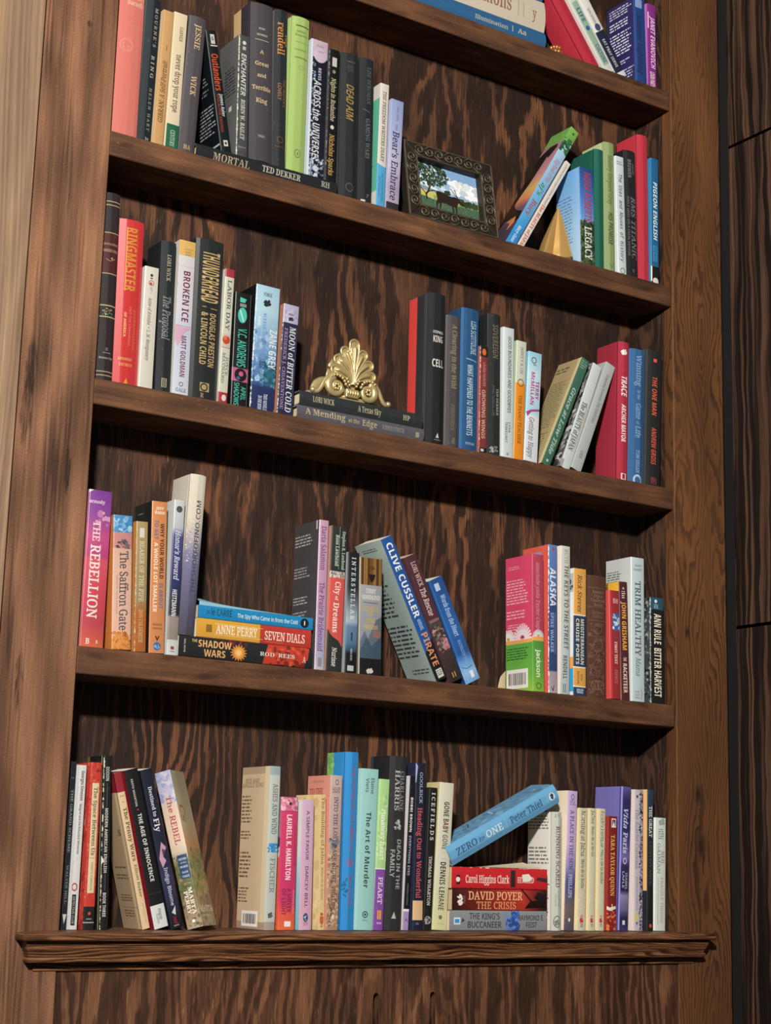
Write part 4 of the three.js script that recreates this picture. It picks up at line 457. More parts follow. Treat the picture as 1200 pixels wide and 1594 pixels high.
  L(4, [308, 487, 940.8, 0.80], 'p', '#1f86bd', 'bright blue paperback lying on top of its stack', [T('le CARRE', 0.11, 0.29, 0.55, 0.5, '#16435e', 's'), T('JOHN', 0.075, 0.1, 0.5, 0.3, '#16435e', 's'), T('The Spy Who Came in from the Cold', 0.335, 0.865, 0.5, 0.32, '#d6e6ec', 's'), O(0.5, 0.925, 0.38, '#14232c', 0, 1), R(0.32, 0.92, 0.68, 0.93, '#e0e6e6')], { on: anne, s: 0.009, d: 0.056, extra: (g, b) => {   // its upper cover is curled up
    const n = 12, pos = []; for (let i = 0; i < n; i++) for (let k = 0; k < 6; k++) { const P = (a, c) => { const s = a / n, t = c / 6; return [b.w + 0.0006 + 0.021 * (s ** 1.6) * (0.25 + 0.75 * t), b.h * (0.12 + 0.86 * s), -0.004 - 0.046 * t]; }; for (const [a, c] of [[i, k], [i + 1, k], [i + 1, k + 1], [i, k], [i + 1, k + 1], [i, k + 1]]) pos.push(...P(a, c)); }
    for (let i = 0; i < n; i++) { const F = (a, up) => { const s = a / n; return [b.w + 0.0006 + (up ? 0.021 * s ** 1.6 * 0.25 : 0), b.h * (0.12 + 0.86 * s), -0.004]; }; for (const [a, up] of [[i, 0], [i + 1, 0], [i + 1, 1], [i, 0], [i + 1, 1], [i, 1]]) pos.push(...F(a, up)); }   // the loosened pages under it
    const q = new THREE.BufferGeometry(); q.setAttribute('position', new THREE.Float32BufferAttribute(pos, 3)); q.computeVertexNormals();
    mesh('curled_cover', q, new THREE.MeshStandardMaterial({ color: 0x7faabb, roughness: 0.6, side: THREE.DoubleSide }), g); } });
  B(4, [278.2, 303, 298.6, 736.4, 0.76], 'h', '#c9c4b4', 'tall cream to slate hardcover standing on the stack', [INK([[0, '#d3cfbe'], [0.3, '#cfc8b6'], [0.42, '#a59fa8'], [0.5, '#7a7899'], [0.75, '#5d5a78'], [1, '#45424f']]), BLOT(0, 0.28, 0.9, 0.56, ['#d8d0bc', '#b5a9a0', '#8f8aa0', '#e0d8c4'], 160, 0.035, 5), UP('THESHOREOFINO.COM', 0.16, 0.74, 0.62, 0.28, '#4a4550', 's')], { on: shad, d: 0.055, s: 0.006, lc: '#c3bfb2', lops: [INK([[0, '#cdcabd'], [0.45, '#c5beb0'], [0.6, '#9a95a0'], [1, '#5f5c74']])] });
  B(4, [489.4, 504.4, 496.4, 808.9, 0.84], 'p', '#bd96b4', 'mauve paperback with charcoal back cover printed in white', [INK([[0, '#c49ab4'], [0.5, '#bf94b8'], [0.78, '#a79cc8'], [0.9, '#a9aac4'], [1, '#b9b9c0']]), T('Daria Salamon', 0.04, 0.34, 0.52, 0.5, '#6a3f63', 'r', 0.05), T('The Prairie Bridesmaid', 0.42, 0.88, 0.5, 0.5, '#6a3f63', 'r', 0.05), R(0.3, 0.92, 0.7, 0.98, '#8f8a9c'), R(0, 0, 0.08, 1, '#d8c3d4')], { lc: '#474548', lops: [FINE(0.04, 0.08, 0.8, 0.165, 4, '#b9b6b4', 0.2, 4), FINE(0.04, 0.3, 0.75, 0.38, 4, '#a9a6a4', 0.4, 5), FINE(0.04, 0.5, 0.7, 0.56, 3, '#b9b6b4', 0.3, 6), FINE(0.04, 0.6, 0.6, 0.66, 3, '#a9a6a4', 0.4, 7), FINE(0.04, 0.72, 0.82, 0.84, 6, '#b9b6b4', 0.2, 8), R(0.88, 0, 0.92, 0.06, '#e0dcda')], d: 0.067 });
  B(4, [507, 531, 517, 817.6, 0.85], 'p', '#2c302f', 'black paperback with red centre block and pale green capitals', [R(0, 0.315, 1, 0.36, '#b9b0a8'), BLOT(0, 0.315, 1, 0.36, ['#6a5f5a', '#d9d0c6', '#8f847c'], 30, 0.08, 5), R(0, 0.36, 1, 0.72, '#cf5650'), POLY([[0, 0.7], [0.3, 0.69], [0.9, 0.8], [0.2, 0.76]], '#cf5650'), POLY([[0, 0.72], [1, 0.72], [1, 0.84], [0.6, 0.77]], '#cf5650'), POLY([[0, 0.73], [0.85, 0.82], [0, 0.82]], '#2c302f'), T('Stephen R. Lawhead', 0.03, 0.3, 0.82, 0.2, '#b9d0bc', 'rb'), T('Ross Lawhead', 0.06, 0.28, 0.42, 0.24, '#b9d0bc', 'rb'), T('City', 0.385, 0.475, 0.55, 0.36, '#f0e2da', 'rb'), T('of', 0.485, 0.515, 0.5, 0.2, '#f0e2da', 'rb'), T('Dreams', 0.53, 0.74, 0.5, 0.36, '#f0e2da', 'rb'), T('Nurisse', 0.84, 0.97, 0.5, 0.3, '#d9d6ce', 'r', 0.1), R(0.52, 0, 0.55, 0.3, '#8fa294')], { lc: '#c99684' });
  B(4, [536.6, 555, 542.6, 859.2, 0.87], 'p', '#1c2228', 'black and steel blue paperback with widely spaced vertical capitals', [INK([[0, '#171b1f'], [0.3, '#262e34'], [0.5, '#8a9ca8'], [0.58, '#9fb3c2'], [0.62, '#5f7f9f'], [0.75, '#4f7496'], [0.82, '#33485c'], [0.84, '#14181c'], [1, '#121518']]), T('I N T E R S T E L L A R', 0.04, 0.56, 0.52, 0.34, '#d3d8da', 'r'), O(0.5, 0.68, 0.1, '#2c3f54'), R(0.44, 0.68, 0.58, 0.74, '#2c3f54'), T('GREG KEYES', 0.8, 0.9, 0.5, 0.16, '#b9c4cc', 's'), R(0.2, 0.94, 0.75, 0.985, '#b5b9ba')], { lc: '#9aa2a8' });
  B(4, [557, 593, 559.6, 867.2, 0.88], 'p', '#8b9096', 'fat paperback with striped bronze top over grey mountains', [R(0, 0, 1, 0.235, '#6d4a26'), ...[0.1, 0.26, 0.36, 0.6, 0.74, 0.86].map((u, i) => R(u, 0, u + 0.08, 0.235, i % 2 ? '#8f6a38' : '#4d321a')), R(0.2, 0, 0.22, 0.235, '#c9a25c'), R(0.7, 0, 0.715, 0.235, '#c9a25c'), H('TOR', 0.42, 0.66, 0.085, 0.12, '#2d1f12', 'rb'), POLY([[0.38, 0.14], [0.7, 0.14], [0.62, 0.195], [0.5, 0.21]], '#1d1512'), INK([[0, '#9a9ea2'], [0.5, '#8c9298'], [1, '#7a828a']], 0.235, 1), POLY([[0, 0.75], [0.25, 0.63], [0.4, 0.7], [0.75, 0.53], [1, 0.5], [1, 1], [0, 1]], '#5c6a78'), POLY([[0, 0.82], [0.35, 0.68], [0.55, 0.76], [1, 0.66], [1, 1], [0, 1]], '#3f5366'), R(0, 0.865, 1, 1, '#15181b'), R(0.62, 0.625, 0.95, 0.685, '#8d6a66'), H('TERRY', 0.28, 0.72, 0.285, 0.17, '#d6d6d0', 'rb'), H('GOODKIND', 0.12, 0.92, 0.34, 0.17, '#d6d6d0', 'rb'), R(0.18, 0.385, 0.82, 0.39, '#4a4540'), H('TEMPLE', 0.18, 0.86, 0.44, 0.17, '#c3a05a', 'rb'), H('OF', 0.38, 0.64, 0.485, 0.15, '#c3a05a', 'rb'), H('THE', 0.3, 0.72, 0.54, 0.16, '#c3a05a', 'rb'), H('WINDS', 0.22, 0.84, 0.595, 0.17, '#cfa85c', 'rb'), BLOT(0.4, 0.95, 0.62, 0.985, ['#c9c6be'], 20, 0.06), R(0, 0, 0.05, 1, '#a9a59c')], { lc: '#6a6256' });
  B(4, [679.6, 699.4, 593, 840.6, 0.94], 'p', '#1f4f94', 'thick blue paperback with heavy white capitals and pale printed back cover leaning', [R(0, 0.885, 1, 1, '#17191d'), POLY([[0, 0.8], [1, 0.72], [1, 0.9], [0, 0.9]], '#17191d'), T('CLIVE CUSSLER', 0.035, 0.56, 0.5, 0.54, '#e4e6e6', 'sb'), T('AND ROBIN BURCELL', 0.575, 0.65, 0.5, 0.3, '#a9bcd2', 'sb'), T('PIRATE', 0.665, 0.905, 0.5, 0.54, '#d98a5a', 'sb'), R(0.25, 0.925, 0.8, 0.985, '#c9cac4'), FINE(0.3, 0.935, 0.75, 0.975, 3, '#55585a', 0.1, 4)], { d: 0.07, s: 0.013, pg: 2, lc: '#a3b5b2', lops: [FINE(0.2, 0.045, 0.8, 0.075, 2, '#4d5654', 0.2, 4), FINE(0.02, 0.27, 0.62, 0.54, 9, '#3d4644', 0.3, 5), FINE(0.02, 0.59, 0.85, 0.83, 8, '#3d4644', 0.25, 6), FINE(0.3, 0.9, 0.9, 0.945, 2, '#4d5654', 0.2, 7)] });
  B(4, [701.4, 723, 629, 869, 0.95], 'p', '#4a2b33', 'plum paperback with white script and a rose picture leaning', [R(0, 0.5, 1, 0.56, '#3d4038'), R(0.1, 0.51, 0.9, 0.53, '#8a5a5c'), BLOT(0.1, 0.56, 1, 0.76, ['#4a5a44', '#7d5f60', '#b5858c', '#2f3a2f', '#8a6a66'], 110, 0.1, 6), BLOT(0.55, 0.68, 0.95, 0.75, ['#c98f98', '#b5767f'], 20, 0.12, 9), INK([[0, '#3a3230'], [1, '#2c2524']], 0.78, 1), T('LORI WICK', 0.05, 0.245, 0.52, 0.36, '#c3a9a8', 'r'), T('The Rescue', 0.26, 0.48, 0.48, 0.42, '#d3b9b8', 'r', 0.25), R(0.35, 0.93, 0.42, 0.97, '#c3a05a'), R(0.55, 0.93, 0.62, 0.97, '#c3a05a')], { s: 0.012, d: 0.045, pg: 1, lc: '#5a3840' });
  B(4, [725.4, 751.5, 666.2, 905.8, 0.97], 'p', '#22508f', 'blue paperback with worn head and pale script leaning last', [INK([[0, '#1f4a86'], [0.5, '#2a5ca0'], [0.72, '#24528f'], [0.8, '#5f92cc'], [0.9, '#8fb8e0'], [1, '#6f9fd2']]), LINE([[0.08, 0], [0.1, 1]], '#5f86ba', 0.02), R(0.28, 0.045, 0.6, 0.115, '#a9c0dc'), T('Words from the Heart', 0.16, 0.56, 0.56, 0.3, '#a9c3e2', 'r', 0.25), T('KATHLEEN FULLER', 0.6, 0.87, 0.56, 0.18, '#7fa3cf', 'r'), R(0.5, 0.9, 0.72, 0.965, '#dfe8f0'), LINE([[0.1, 0.84], [0.4, 0.87], [0.8, 0.86]], '#24528f', 0.03), WORN('#a9bcd2', 1, 30, 5, 0.03)], { s: 0.012, d: 0.045, pg: 2, lc: '#1d447a' });
  B(4, [829.6, 847.4, 828.4, 862.2, 1.04], 'p', '#b04a5a', 'pink and green paperback with daisies printed across it', [R(0, 0, 1, 0.6, '#a83f54'), R(0, 0.6, 1, 0.635, '#d9a05c'), INK([[0, '#4a8a3c'], [0.6, '#5f9a3f'], [1, '#7fae42']], 0.635, 1), DAISY(0.5, 0.6, 0.45, '#c9ccd2', '#d98a3c'), T('interlude yada Taylor Cusp', 0.06, 0.55, 0.5, 0.3, '#c9828a', 'r', 0.2), T('jackson', 0.7, 0.9, 0.5, 0.36, '#dfe8cf', 's'), O(0.5, 0.96, 0.2, '#3d5a2c', 0.06)], { d: 0.066, lc: '#cf4468', lops: [R(0, 0.61, 1, 0.645, '#e0a25a'), INK([[0, '#57a045'], [0.6, '#68ad45'], [1, '#8fbf4a']], 0.645, 1), DAISY(0.1, 0.61, 0.24, '#e6dde0', '#d98a3c'), DAISY(0.62, 0.61, 0.32, '#e8d3da', '#b0305a'), FINE(0.1, 0.07, 0.6, 0.1, 2, '#e29ab0', 0.3, 3), FINE(0.04, 0.17, 0.85, 0.36, 9, '#e6a9ba', 0.25, 4), FINE(0.04, 0.4, 0.85, 0.47, 3, '#e6a9ba', 0.25, 5), FINE(0.08, 0.5, 0.85, 0.55, 3, '#e6a9ba', 0.25, 6), FINE(0.04, 0.675, 0.85, 0.77, 5, '#2f5a28', 0.25, 7), BARS(0.03, 0.83, 0.82, 0.97)] });
  B(4, [854, 867.8, 853.8, 847.6, 1.05], 'p', '#3f5a8c', 'blue and grey paperback with white capitals and red framed back', [INK([[0, '#5a7ab2'], [0.3, '#4a6aa4'], [0.42, '#2f4474'], [0.85, '#2f426c'], [0.86, '#9a8f98'], [1, '#a59aa2']]), T('ALASKA', 0.16, 0.42, 0.5, 0.66, '#dbe0e6', 'sb', 0.15), T('SPIKE WALKER', 0.46, 0.73, 0.4, 0.36, '#8fa5cf', 'sb'), R(0.72, 0.46, 0.76, 0.74, '#8fa2c4'), O(0.55, 0.03, 0.14, '#a83f4a'), LINE([[0.3, 0.96], [0.5, 0.985], [0.6, 0.95]], '#23262c', 0.07), WORN('#d9dfe6', 0, 70, 5, 0.12)], { d: 0.063, lc: '#cf5a4c', lops: [R(0.12, 0.04, 0.72, 0.9, '#7f93c4')] });
  B(4, [872, 886.6, 873.4, 849.4, 1.07], 'p', '#b9bdb8', 'white backed paperback with a pale grey photographic spine', [INK([[0, '#c3c4bc'], [0.4, '#b9bfb8'], [0.75, '#b3bfc3'], [1, '#a9b3b5']]), T('THE KEYS TO THE STREET', 0.13, 0.7, 0.6, 0.46, '#5a5f5c', 'sb', 0.1), T('RUTH', 0.02, 0.12, 0.6, 0.4, '#8d918c', 'rb'), T('RENDELL', 0.74, 0.9, 0.5, 0.42, '#4d524f', 'sb'), R(0.3, 0.93, 0.38, 0.99, '#5f6462'), R(0.5, 0.93, 0.58, 0.99, '#5f6462')], { lc: '#dedcd2' });
  B(4, [892.6, 912, 892.4, 884.2, 1.09], 'p', '#cf9a4e', 'orange and navy guidebook with a handwritten name on its spine', [R(0, 0.37, 1, 0.775, '#1f3a5a'), R(0, 0.365, 1, 0.375, '#e4dccb'), R(0, 0.775, 1, 0.785, '#e4dccb'), R(0, 0.925, 1, 0.935, '#e4dccb'), R(0, 0.935, 1, 1, '#1f3a5a'), T('Rick Steves', 0.05, 0.35, 0.48, 0.34, '#5f3f24', 'r', 0.3), T('MEDITERRANEAN', 0.395, 0.76, 0.7, 0.26, '#d9cfae', 'sb'), T('CRUISE PORTS', 0.395, 0.76, 0.32, 0.26, '#d9cfae', 'sb'), T('FIFTH', 0.83, 0.88, 0.64, 0.15, '#6a4a24', 'sb'), T('EDITION', 0.81, 0.91, 0.38, 0.17, '#6a4a24', 'sb'), H('AVALON', 0.25, 0.8, 0.955, 0.14, '#cfd6dc', 'sb'), H('TRAVEL', 0.25, 0.8, 0.975, 0.12, '#cfd6dc', 'sb')], { lc: '#d3d8dc', lops: [R(0, 0.04, 1, 0.19, '#a9b3b0'), BLOT(0.3, 0.08, 1, 0.18, ['#3f4a50', '#7d90b0', '#c3cbc9'], 30, 0.06), R(0, 0.7, 1, 0.79, '#dc9a4a'), R(0, 0.79, 1, 0.97, '#2f9ad0')] });
  B(4, [916, 947, 915.2, 894.4, 1.11], 'h', '#4d3229', 'brown leather bound volume tooled with rings and leaf patterns', [R(0.02, 0.1, 0.98, 0.105, '#6d4d3f'), H('Readers', 0.22, 0.82, 0.135, 0.13, '#7d5f4f', 'r'), H('Digest', 0.28, 0.76, 0.17, 0.13, '#7d5f4f', 'r'), H('Condensed', 0.14, 0.9, 0.205, 0.13, '#7d5f4f', 'r'), H('Books', 0.28, 0.76, 0.24, 0.13, '#7d5f4f', 'r'), R(0.02, 0.26, 0.98, 0.265, '#6d4d3f'), H('Select', 0.2, 0.8, 0.305, 0.12, '#73564a', 'r'), H('Edition', 0.25, 0.75, 0.34, 0.12, '#73564a', 'r'), R(0.02, 0.37, 0.98, 0.375, '#6d4d3f'), ...[0.5, 0.66, 0.82].map((v) => R(0.02, v, 0.98, v + 0.004, '#6d4d3f')), BLOT(0.1, 0.4, 0.9, 0.98, ['#5f4438', '#6a4c3f', '#3f2820'], 160, 0.06, 5), ...[0.35, 0.5, 0.65].map((u) => O(u, 0.9, 0.18, '#7a5c4c', 0.025)), O(0.5, 0.44, 0.2, '#6d4f42', 0.03), O(0.5, 0.58, 0.24, '#6d4f42', 0.03), O(0.5, 0.74, 0.22, '#6d4f42', 0.03)], { lc: '#53382e' });
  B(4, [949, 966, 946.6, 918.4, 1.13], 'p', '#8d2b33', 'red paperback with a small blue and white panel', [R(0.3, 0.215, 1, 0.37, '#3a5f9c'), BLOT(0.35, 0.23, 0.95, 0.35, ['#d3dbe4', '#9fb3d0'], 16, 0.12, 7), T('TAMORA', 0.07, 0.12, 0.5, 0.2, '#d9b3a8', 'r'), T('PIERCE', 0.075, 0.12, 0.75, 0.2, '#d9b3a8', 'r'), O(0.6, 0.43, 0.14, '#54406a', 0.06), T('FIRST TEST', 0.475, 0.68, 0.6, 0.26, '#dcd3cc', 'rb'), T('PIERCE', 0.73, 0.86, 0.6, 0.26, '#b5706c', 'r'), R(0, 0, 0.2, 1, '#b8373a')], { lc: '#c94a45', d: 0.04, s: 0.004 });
  B(4, [967.4, 980.6, 963.2, 905.2, 1.15], 'p', '#47222b', 'maroon paperback with yellow capitals and yellow back cover', [H('A', 0.35, 0.65, 0.055, 0.2, '#e2dccf', 'rb'), FINE(0.3, 0.08, 0.75, 0.15, 4, '#cfc9bd', 0.2, 3), T('JOHN GRISHAM', 0.175, 0.585, 0.52, 0.52, '#dca53c', 'sb'), T('THE', 0.64, 0.675, 0.52, 0.36, '#d9c4ac', 'sb'), T('RACKETEER', 0.69, 0.94, 0.5, 0.44, '#dcc8b2', 'sb')], { lc: '#d8a937', lops: [R(0, 0, 0.25, 1, '#7a6a2c')], d: 0.034 });
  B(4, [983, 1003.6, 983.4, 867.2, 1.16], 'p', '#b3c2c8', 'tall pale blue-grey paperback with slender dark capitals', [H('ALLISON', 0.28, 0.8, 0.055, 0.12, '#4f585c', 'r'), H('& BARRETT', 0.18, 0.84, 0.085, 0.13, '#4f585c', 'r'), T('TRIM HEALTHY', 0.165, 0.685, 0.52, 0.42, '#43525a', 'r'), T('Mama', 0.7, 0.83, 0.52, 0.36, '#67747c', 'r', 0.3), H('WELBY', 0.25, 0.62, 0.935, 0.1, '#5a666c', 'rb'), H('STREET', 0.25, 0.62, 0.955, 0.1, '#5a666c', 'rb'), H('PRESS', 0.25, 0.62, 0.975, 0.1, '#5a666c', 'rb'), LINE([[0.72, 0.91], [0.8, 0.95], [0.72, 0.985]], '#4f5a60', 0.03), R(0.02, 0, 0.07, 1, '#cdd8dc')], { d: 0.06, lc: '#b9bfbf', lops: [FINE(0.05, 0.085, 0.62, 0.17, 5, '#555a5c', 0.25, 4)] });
  B(4, [1012.8, 1034, 1011.8, 929.4, 1.19], 'p', '#15181b', 'short black and teal paperback with cream condensed capitals', [R(0, 0, 1, 0.115, '#204c60'), O(0.42, 0.035, 0.1, '#c9cfcf'), FINE(0.28, 0.065, 0.65, 0.11, 3, '#a9b5b8', 0.2, 3), T('ANN RULE', 0.155, 0.445, 0.54, 0.52, '#dcd6bd', 'sb'), T('BITTER HARVEST', 0.475, 0.94, 0.54, 0.52, '#e0dac4', 'sb'), R(0, 0, 0.09, 1, '#2c3134'), WORN('#8f9696', 0, 70, 5, 0.12)], { lc: '#3a4044', lops: [BLOT(0.4, 0, 1, 1, ['#8f9494', '#1b1e20', '#5f6566'], 120, 0.05, 4)], d: 0.045 });
}
// ---- moulded ledge
{
  B(5, [94, 103, 109.6, 1185.4, 0.82], 'p', '#1d2328', 'black paperback half hidden behind the post', [T('THE GRAND SCHEME', 0.17, 0.55, 0.55, 0.4, '#8a8f8c', 'r'), T('WALTER HILL', 0.62, 0.85, 0.55, 0.4, '#7d8280', 'r'), H('FI', 0.2, 0.7, 0.1, 0.22, '#8a8f8c', 'r'), POLY([[0.2, 0.91], [0.9, 0.91], [0.5, 0.97]], '#c3c6c2')]);
  B(5, [104, 119.6, 121, 1191, 0.83], 'p', '#d3d3d2', 'white paperback with a red oval emblem and black print', [T('Georges Simenon', 0.035, 0.22, 0.66, 0.3, '#2a2a2a', 'sb'), T('Maigret and the Reluctant Witnesses', 0.24, 0.545, 0.6, 0.22, '#3a3a3a', 's'), O(0.5, 0.745, 0.24, '#b5453f', 0.1, 1.3), R(0.32, 0.79, 0.72, 0.975, '#1f2021'), T('DETECTIVE CLUB', 0.8, 0.965, 0.52, 0.22, '#a9a9a6', 'sb'), R(0, 0, 0.25, 1, '#bfc0c2')], { lc: '#c9c9c8', m: 'm' });
  B(5, [128.6, 146, 142, 1187, 0.83], 'p', '#c23f35', 'red patterned paperback with a long cream title label', [BLOT(0, 0, 1, 0.83, ['#d0524a', '#a8332c', '#cf6f4a', '#8f2a28'], 120, 0.12, 5), R(0.22, 0.125, 0.82, 0.785, '#dccaa4'), T('The Space Between Us', 0.15, 0.56, 0.56, 0.32, '#4a3c2c', 'r'), R(0.3, 0.575, 0.75, 0.578, '#8a7a60'), T('THRITY UMRIGAR', 0.6, 0.77, 0.55, 0.15, '#8a7a60', 'r'), R(0, 0.865, 1, 1, '#1e2022'), O(0.52, 0.905, 0.13, '#cf4a3c'), R(0.25, 0.935, 0.75, 0.94, '#a9a9a4'), R(0, 0.955, 1, 0.962, '#a9a9a4')], { lc: '#c8473d', lops: [BLOT(0, 0, 1, 1, ['#d0524a', '#a8332c', '#d98a70'], 120, 0.06, 8)] });
  B(5, [154.8, 167.6, 162, 1176.4, 0.84], 'p', '#191d1f', 'tall narrow black paperback with worn pale edges', [T('DIXSON', 0.065, 0.15, 0.52, 0.4, '#c9c7bd', 'sb'), R(0.49, 0.16, 0.53, 0.3, '#8a8b84'), T('MODERN AMERICAN ENGLISH', 0.305, 0.68, 0.5, 0.36, '#d3d1c6', 'sb'), R(0.49, 0.685, 0.53, 0.78, '#8a8b84'), T('BOOK THREE', 0.79, 0.93, 0.5, 0.4, '#d3d1c6', 'sb'), WORN('#d8cfae', 0, 70, 4, 0.16), POLY([[0, 0.58], [0.4, 0.61], [0, 0.63]], '#dcd6c4')], { lc: '#1b2022', lops: [R(0, 0, 0.14, 0.1, '#7a6a3c'), R(0.86, 0, 0.9, 1, '#b9b08c')], d: 0.05 });
  B(5, [222.6, 234.4, 178, 1204.4, 0.86], 'h', '#d6bb95', 'cream jacketed book with red head leaning, printed back showing', [R(0, 0, 1, 0.125, '#8a1f2c'), H('Jup', 0.2, 0.75, 0.15, 0.14, '#4a3c2c', 'r'), H('II', 0.35, 0.6, 0.19, 0.14, '#4a3c2c', 'r'), T('The Penny Wars', 0.225, 0.57, 0.55, 0.52, '#42311f', 'rb'), T('Elliott Baker', 0.59, 0.8, 0.55, 0.34, '#4d3c28', 'r', 0.1), T('RANDOM HOUSE', 0.84, 0.955, 0.6, 0.1, '#8a7658', 's')], { lc: '#b3997a', lops: [R(0.78, 0.125, 1, 1, '#d3b892'), R(0, 0, 1, 0.125, '#861d2a'), H('S', 0.62, 0.76, 0.38, 0.14, '#2f261e', 'rb'), FINE(0.15, 0.6, 0.8, 0.62, 1, '#5f4f3e', 0.2, 2), FINE(0.15, 0.65, 0.8, 0.69, 2, '#5f4f3e', 0.2, 3), FINE(0.2, 0.78, 0.85, 0.83, 3, '#5f4f3e', 0.2, 4), R(0.2, 0.86, 0.85, 0.863, '#6a5a48'), FINE(0.25, 0.88, 0.85, 0.93, 3, '#5f4f3e', 0.3, 5)], d: 0.058, pc: '#9c2433', pg: 2, m: 'm' });
  B(5, [241, 263.4, 192.8, 1200.4, 0.87], 'p', '#191a1c', 'black paperback with white foot panel leaning in the group', [T('EDITH WHARTON', 0.06, 0.235, 0.42, 0.16, '#c3c4c2', 'sb'), O(0.45, 0.255, 0.06, '#b53a48'), T('THE AGE OF INNOCENCE', 0.28, 0.71, 0.5, 0.28, '#d9dad6', 'sb'), R(0, 0.855, 1, 1, '#d3d8d8'), T('Penguin', 0.88, 0.95, 0.6, 0.22, '#5f6462', 'r', 0.2), T('CLASSICS', 0.91, 0.97, 0.36, 0.14, '#5f6462', 'r'), R(0, 0.78, 1, 0.785, '#2d2f31')], { pg: 2, lc: '#8f1f2e' });
  B(5, [267, 286, 218, 1200, 0.88], 'p', '#1f2230', 'dark navy paperback with pale pink figure and white serif title leaning', [INK([[0, '#1d2030'], [0.5, '#23273a'], [0.7, '#343856'], [0.85, '#262a40'], [1, '#14161c']]), T('Destined to', 0.11, 0.3, 0.52, 0.3, '#d3d5dc', 'rb'), T('Fly', 0.31, 0.395, 0.52, 0.44, '#dfe0e6', 'rb'), POLY([[0.15, 0.56], [0.55, 0.46], [0.9, 0.5], [0.5, 0.55], [0.7, 0.58], [0.3, 0.62]], '#bf98ae'), POLY([[0.5, 0.5], [0.8, 0.52], [0.5, 0.545]], '#5f3f58'), T('Indigo Bloome', 0.62, 0.86, 0.52, 0.3, '#c3c6d6', 's'), POLY([[0.3, 0.9], [0.7, 0.86], [0.6, 0.92]], '#c9cbd0'), T('red', 0.925, 0.97, 0.5, 0.3, '#b5283a', 'r', 0.2), H('AVON', 0.25, 0.7, 0.98, 0.12, '#c3c4c6', 'sb')], { pg: 2, lc: '#171a26' });
  B(5, [291.6, 316, 243, 1202.6, 0.89], 'p', '#cdb8a4', 'landscape paperback twisted outward with red title at the end of leaning group', [INK([[0, '#9aa3c4'], [0.12, '#b3b0c6'], [0.25, '#d3bca8'], [0.45, '#dcc6b0'], [0.52, '#c9bca8'], [0.6, '#6d6f50'], [0.75, '#5f6b42'], [0.85, '#8a6f58'], [1, '#b09a84']]), BLOT(0, 0, 1, 0.2, ['#a9aecb', '#c3bccc', '#8d97bd'], 40, 0.14, 4), BLOT(0, 0.55, 1, 1, ['#75784f', '#4f5c3a', '#9a8468', '#5f5440'], 120, 0.1, 5), T('The', 0.16, 0.27, 0.55, 0.3, '#a83f3c', 'r'), T('REBEL', 0.285, 0.475, 0.55, 0.36, '#a83f3c', 'r'), R(0.3, 0.54, 0.92, 0.69, '#2f466a'), H('KEEPERS', 0.36, 0.86, 0.567, 0.1, '#c9cfd8', 'r'), H('of the', 0.42, 0.8, 0.59, 0.07, '#c9cfd8', 'r'), H('PROMISE', 0.36, 0.86, 0.615, 0.1, '#c9cfd8', 'r'), H('BOOK', 0.42, 0.8, 0.65, 0.1, '#c9cfd8', 'r'), H('THREE', 0.38, 0.84, 0.675, 0.1, '#c9cfd8', 'r'), T('MARTA', 0.745, 0.915, 0.68, 0.24, '#ece6d8', 'rb'), T('PERRY', 0.765, 0.91, 0.38, 0.24, '#ece6d8', 'rb'), O(0.5, 0.955, 0.1, '#f0ece2')], { pg: 1, yaw: -0.8, d: 0.055, pc: '#7d7658', s: 0.010, lc: '#8f97b4', rc: '#a59a7c', rops: [INK([[0, '#a39a80'], [0.35, '#b5a888'], [0.5, '#c08a5c'], [0.6, '#6f7a4c'], [0.72, '#8a9a4a'], [0.85, '#7d6a50'], [1, '#a5927a']]), BLOT(0, 0.5, 1, 1, ['#7d8a48', '#5f6440', '#8f7a58', '#b58f62'], 120, 0.08, 9), T('Cs', 0.22, 0.34, 0.3, 0.3, '#8a6438', 'r', 0.2), H('MARTA', 0.05, 0.95, 0.89, 0.14, '#dcd2bc', 'r'), FINE(0.1, 0.93, 0.8, 0.95, 1, '#c9bfa8', 0.2, 3)] });
  B(5, [411.4, 427.5, 420.4, 1192.6, 0.94], 'p', '#b3bab5', 'grey-green paperback with cream back cover and barcode', [R(0, 0, 1, 0.055, '#8fa0a6'), R(0, 0.95, 1, 1, '#9c9288'), T('ASHES AND WIND', 0.11, 0.42, 0.55, 0.46, '#5f6866', 'r'), R(0.1, 0.475, 1, 0.53, '#3f8cc0'), BLOT(0.1, 0.475, 1, 0.53, ['#8fc0d8', '#2a6fa4'], 12, 0.12), T('FISCHER', 0.565, 0.775, 0.55, 0.46, '#6f7874', 'r'), BLOT(0.35, 0.89, 0.7, 0.925, ['#4d5250'], 16, 0.1)], { d: 0.077, s: 0.012, lc: '#d2ba98', lops: [R(0, 0, 1, 0.045, '#b59c82'), R(0.82, 0, 1, 1, '#d8c8aa'), H('BEN AND', 0.12, 0.62, 0.085, 0.07, '#85715c', 'r', 0.2), H("ANGELS' SONG", 0.02, 0.78, 0.115, 0.07, '#85715c', 'r', 0.2), FINE(0.03, 0.18, 0.42, 0.36, 8, '#6d5c48', 0.25, 4), FINE(0.03, 0.4, 0.4, 0.46, 3, '#6d5c48', 0.25, 5), FINE(0.03, 0.53, 0.42, 0.7, 7, '#6d5c48', 0.25, 6), FINE(0.03, 0.75, 0.38, 0.85, 5, '#6d5c48', 0.3, 7), R(0, 0.955, 1, 1, '#a8907a'), BARS(0.18, 0.89, 0.74, 0.985, 5)], m: 'm' });
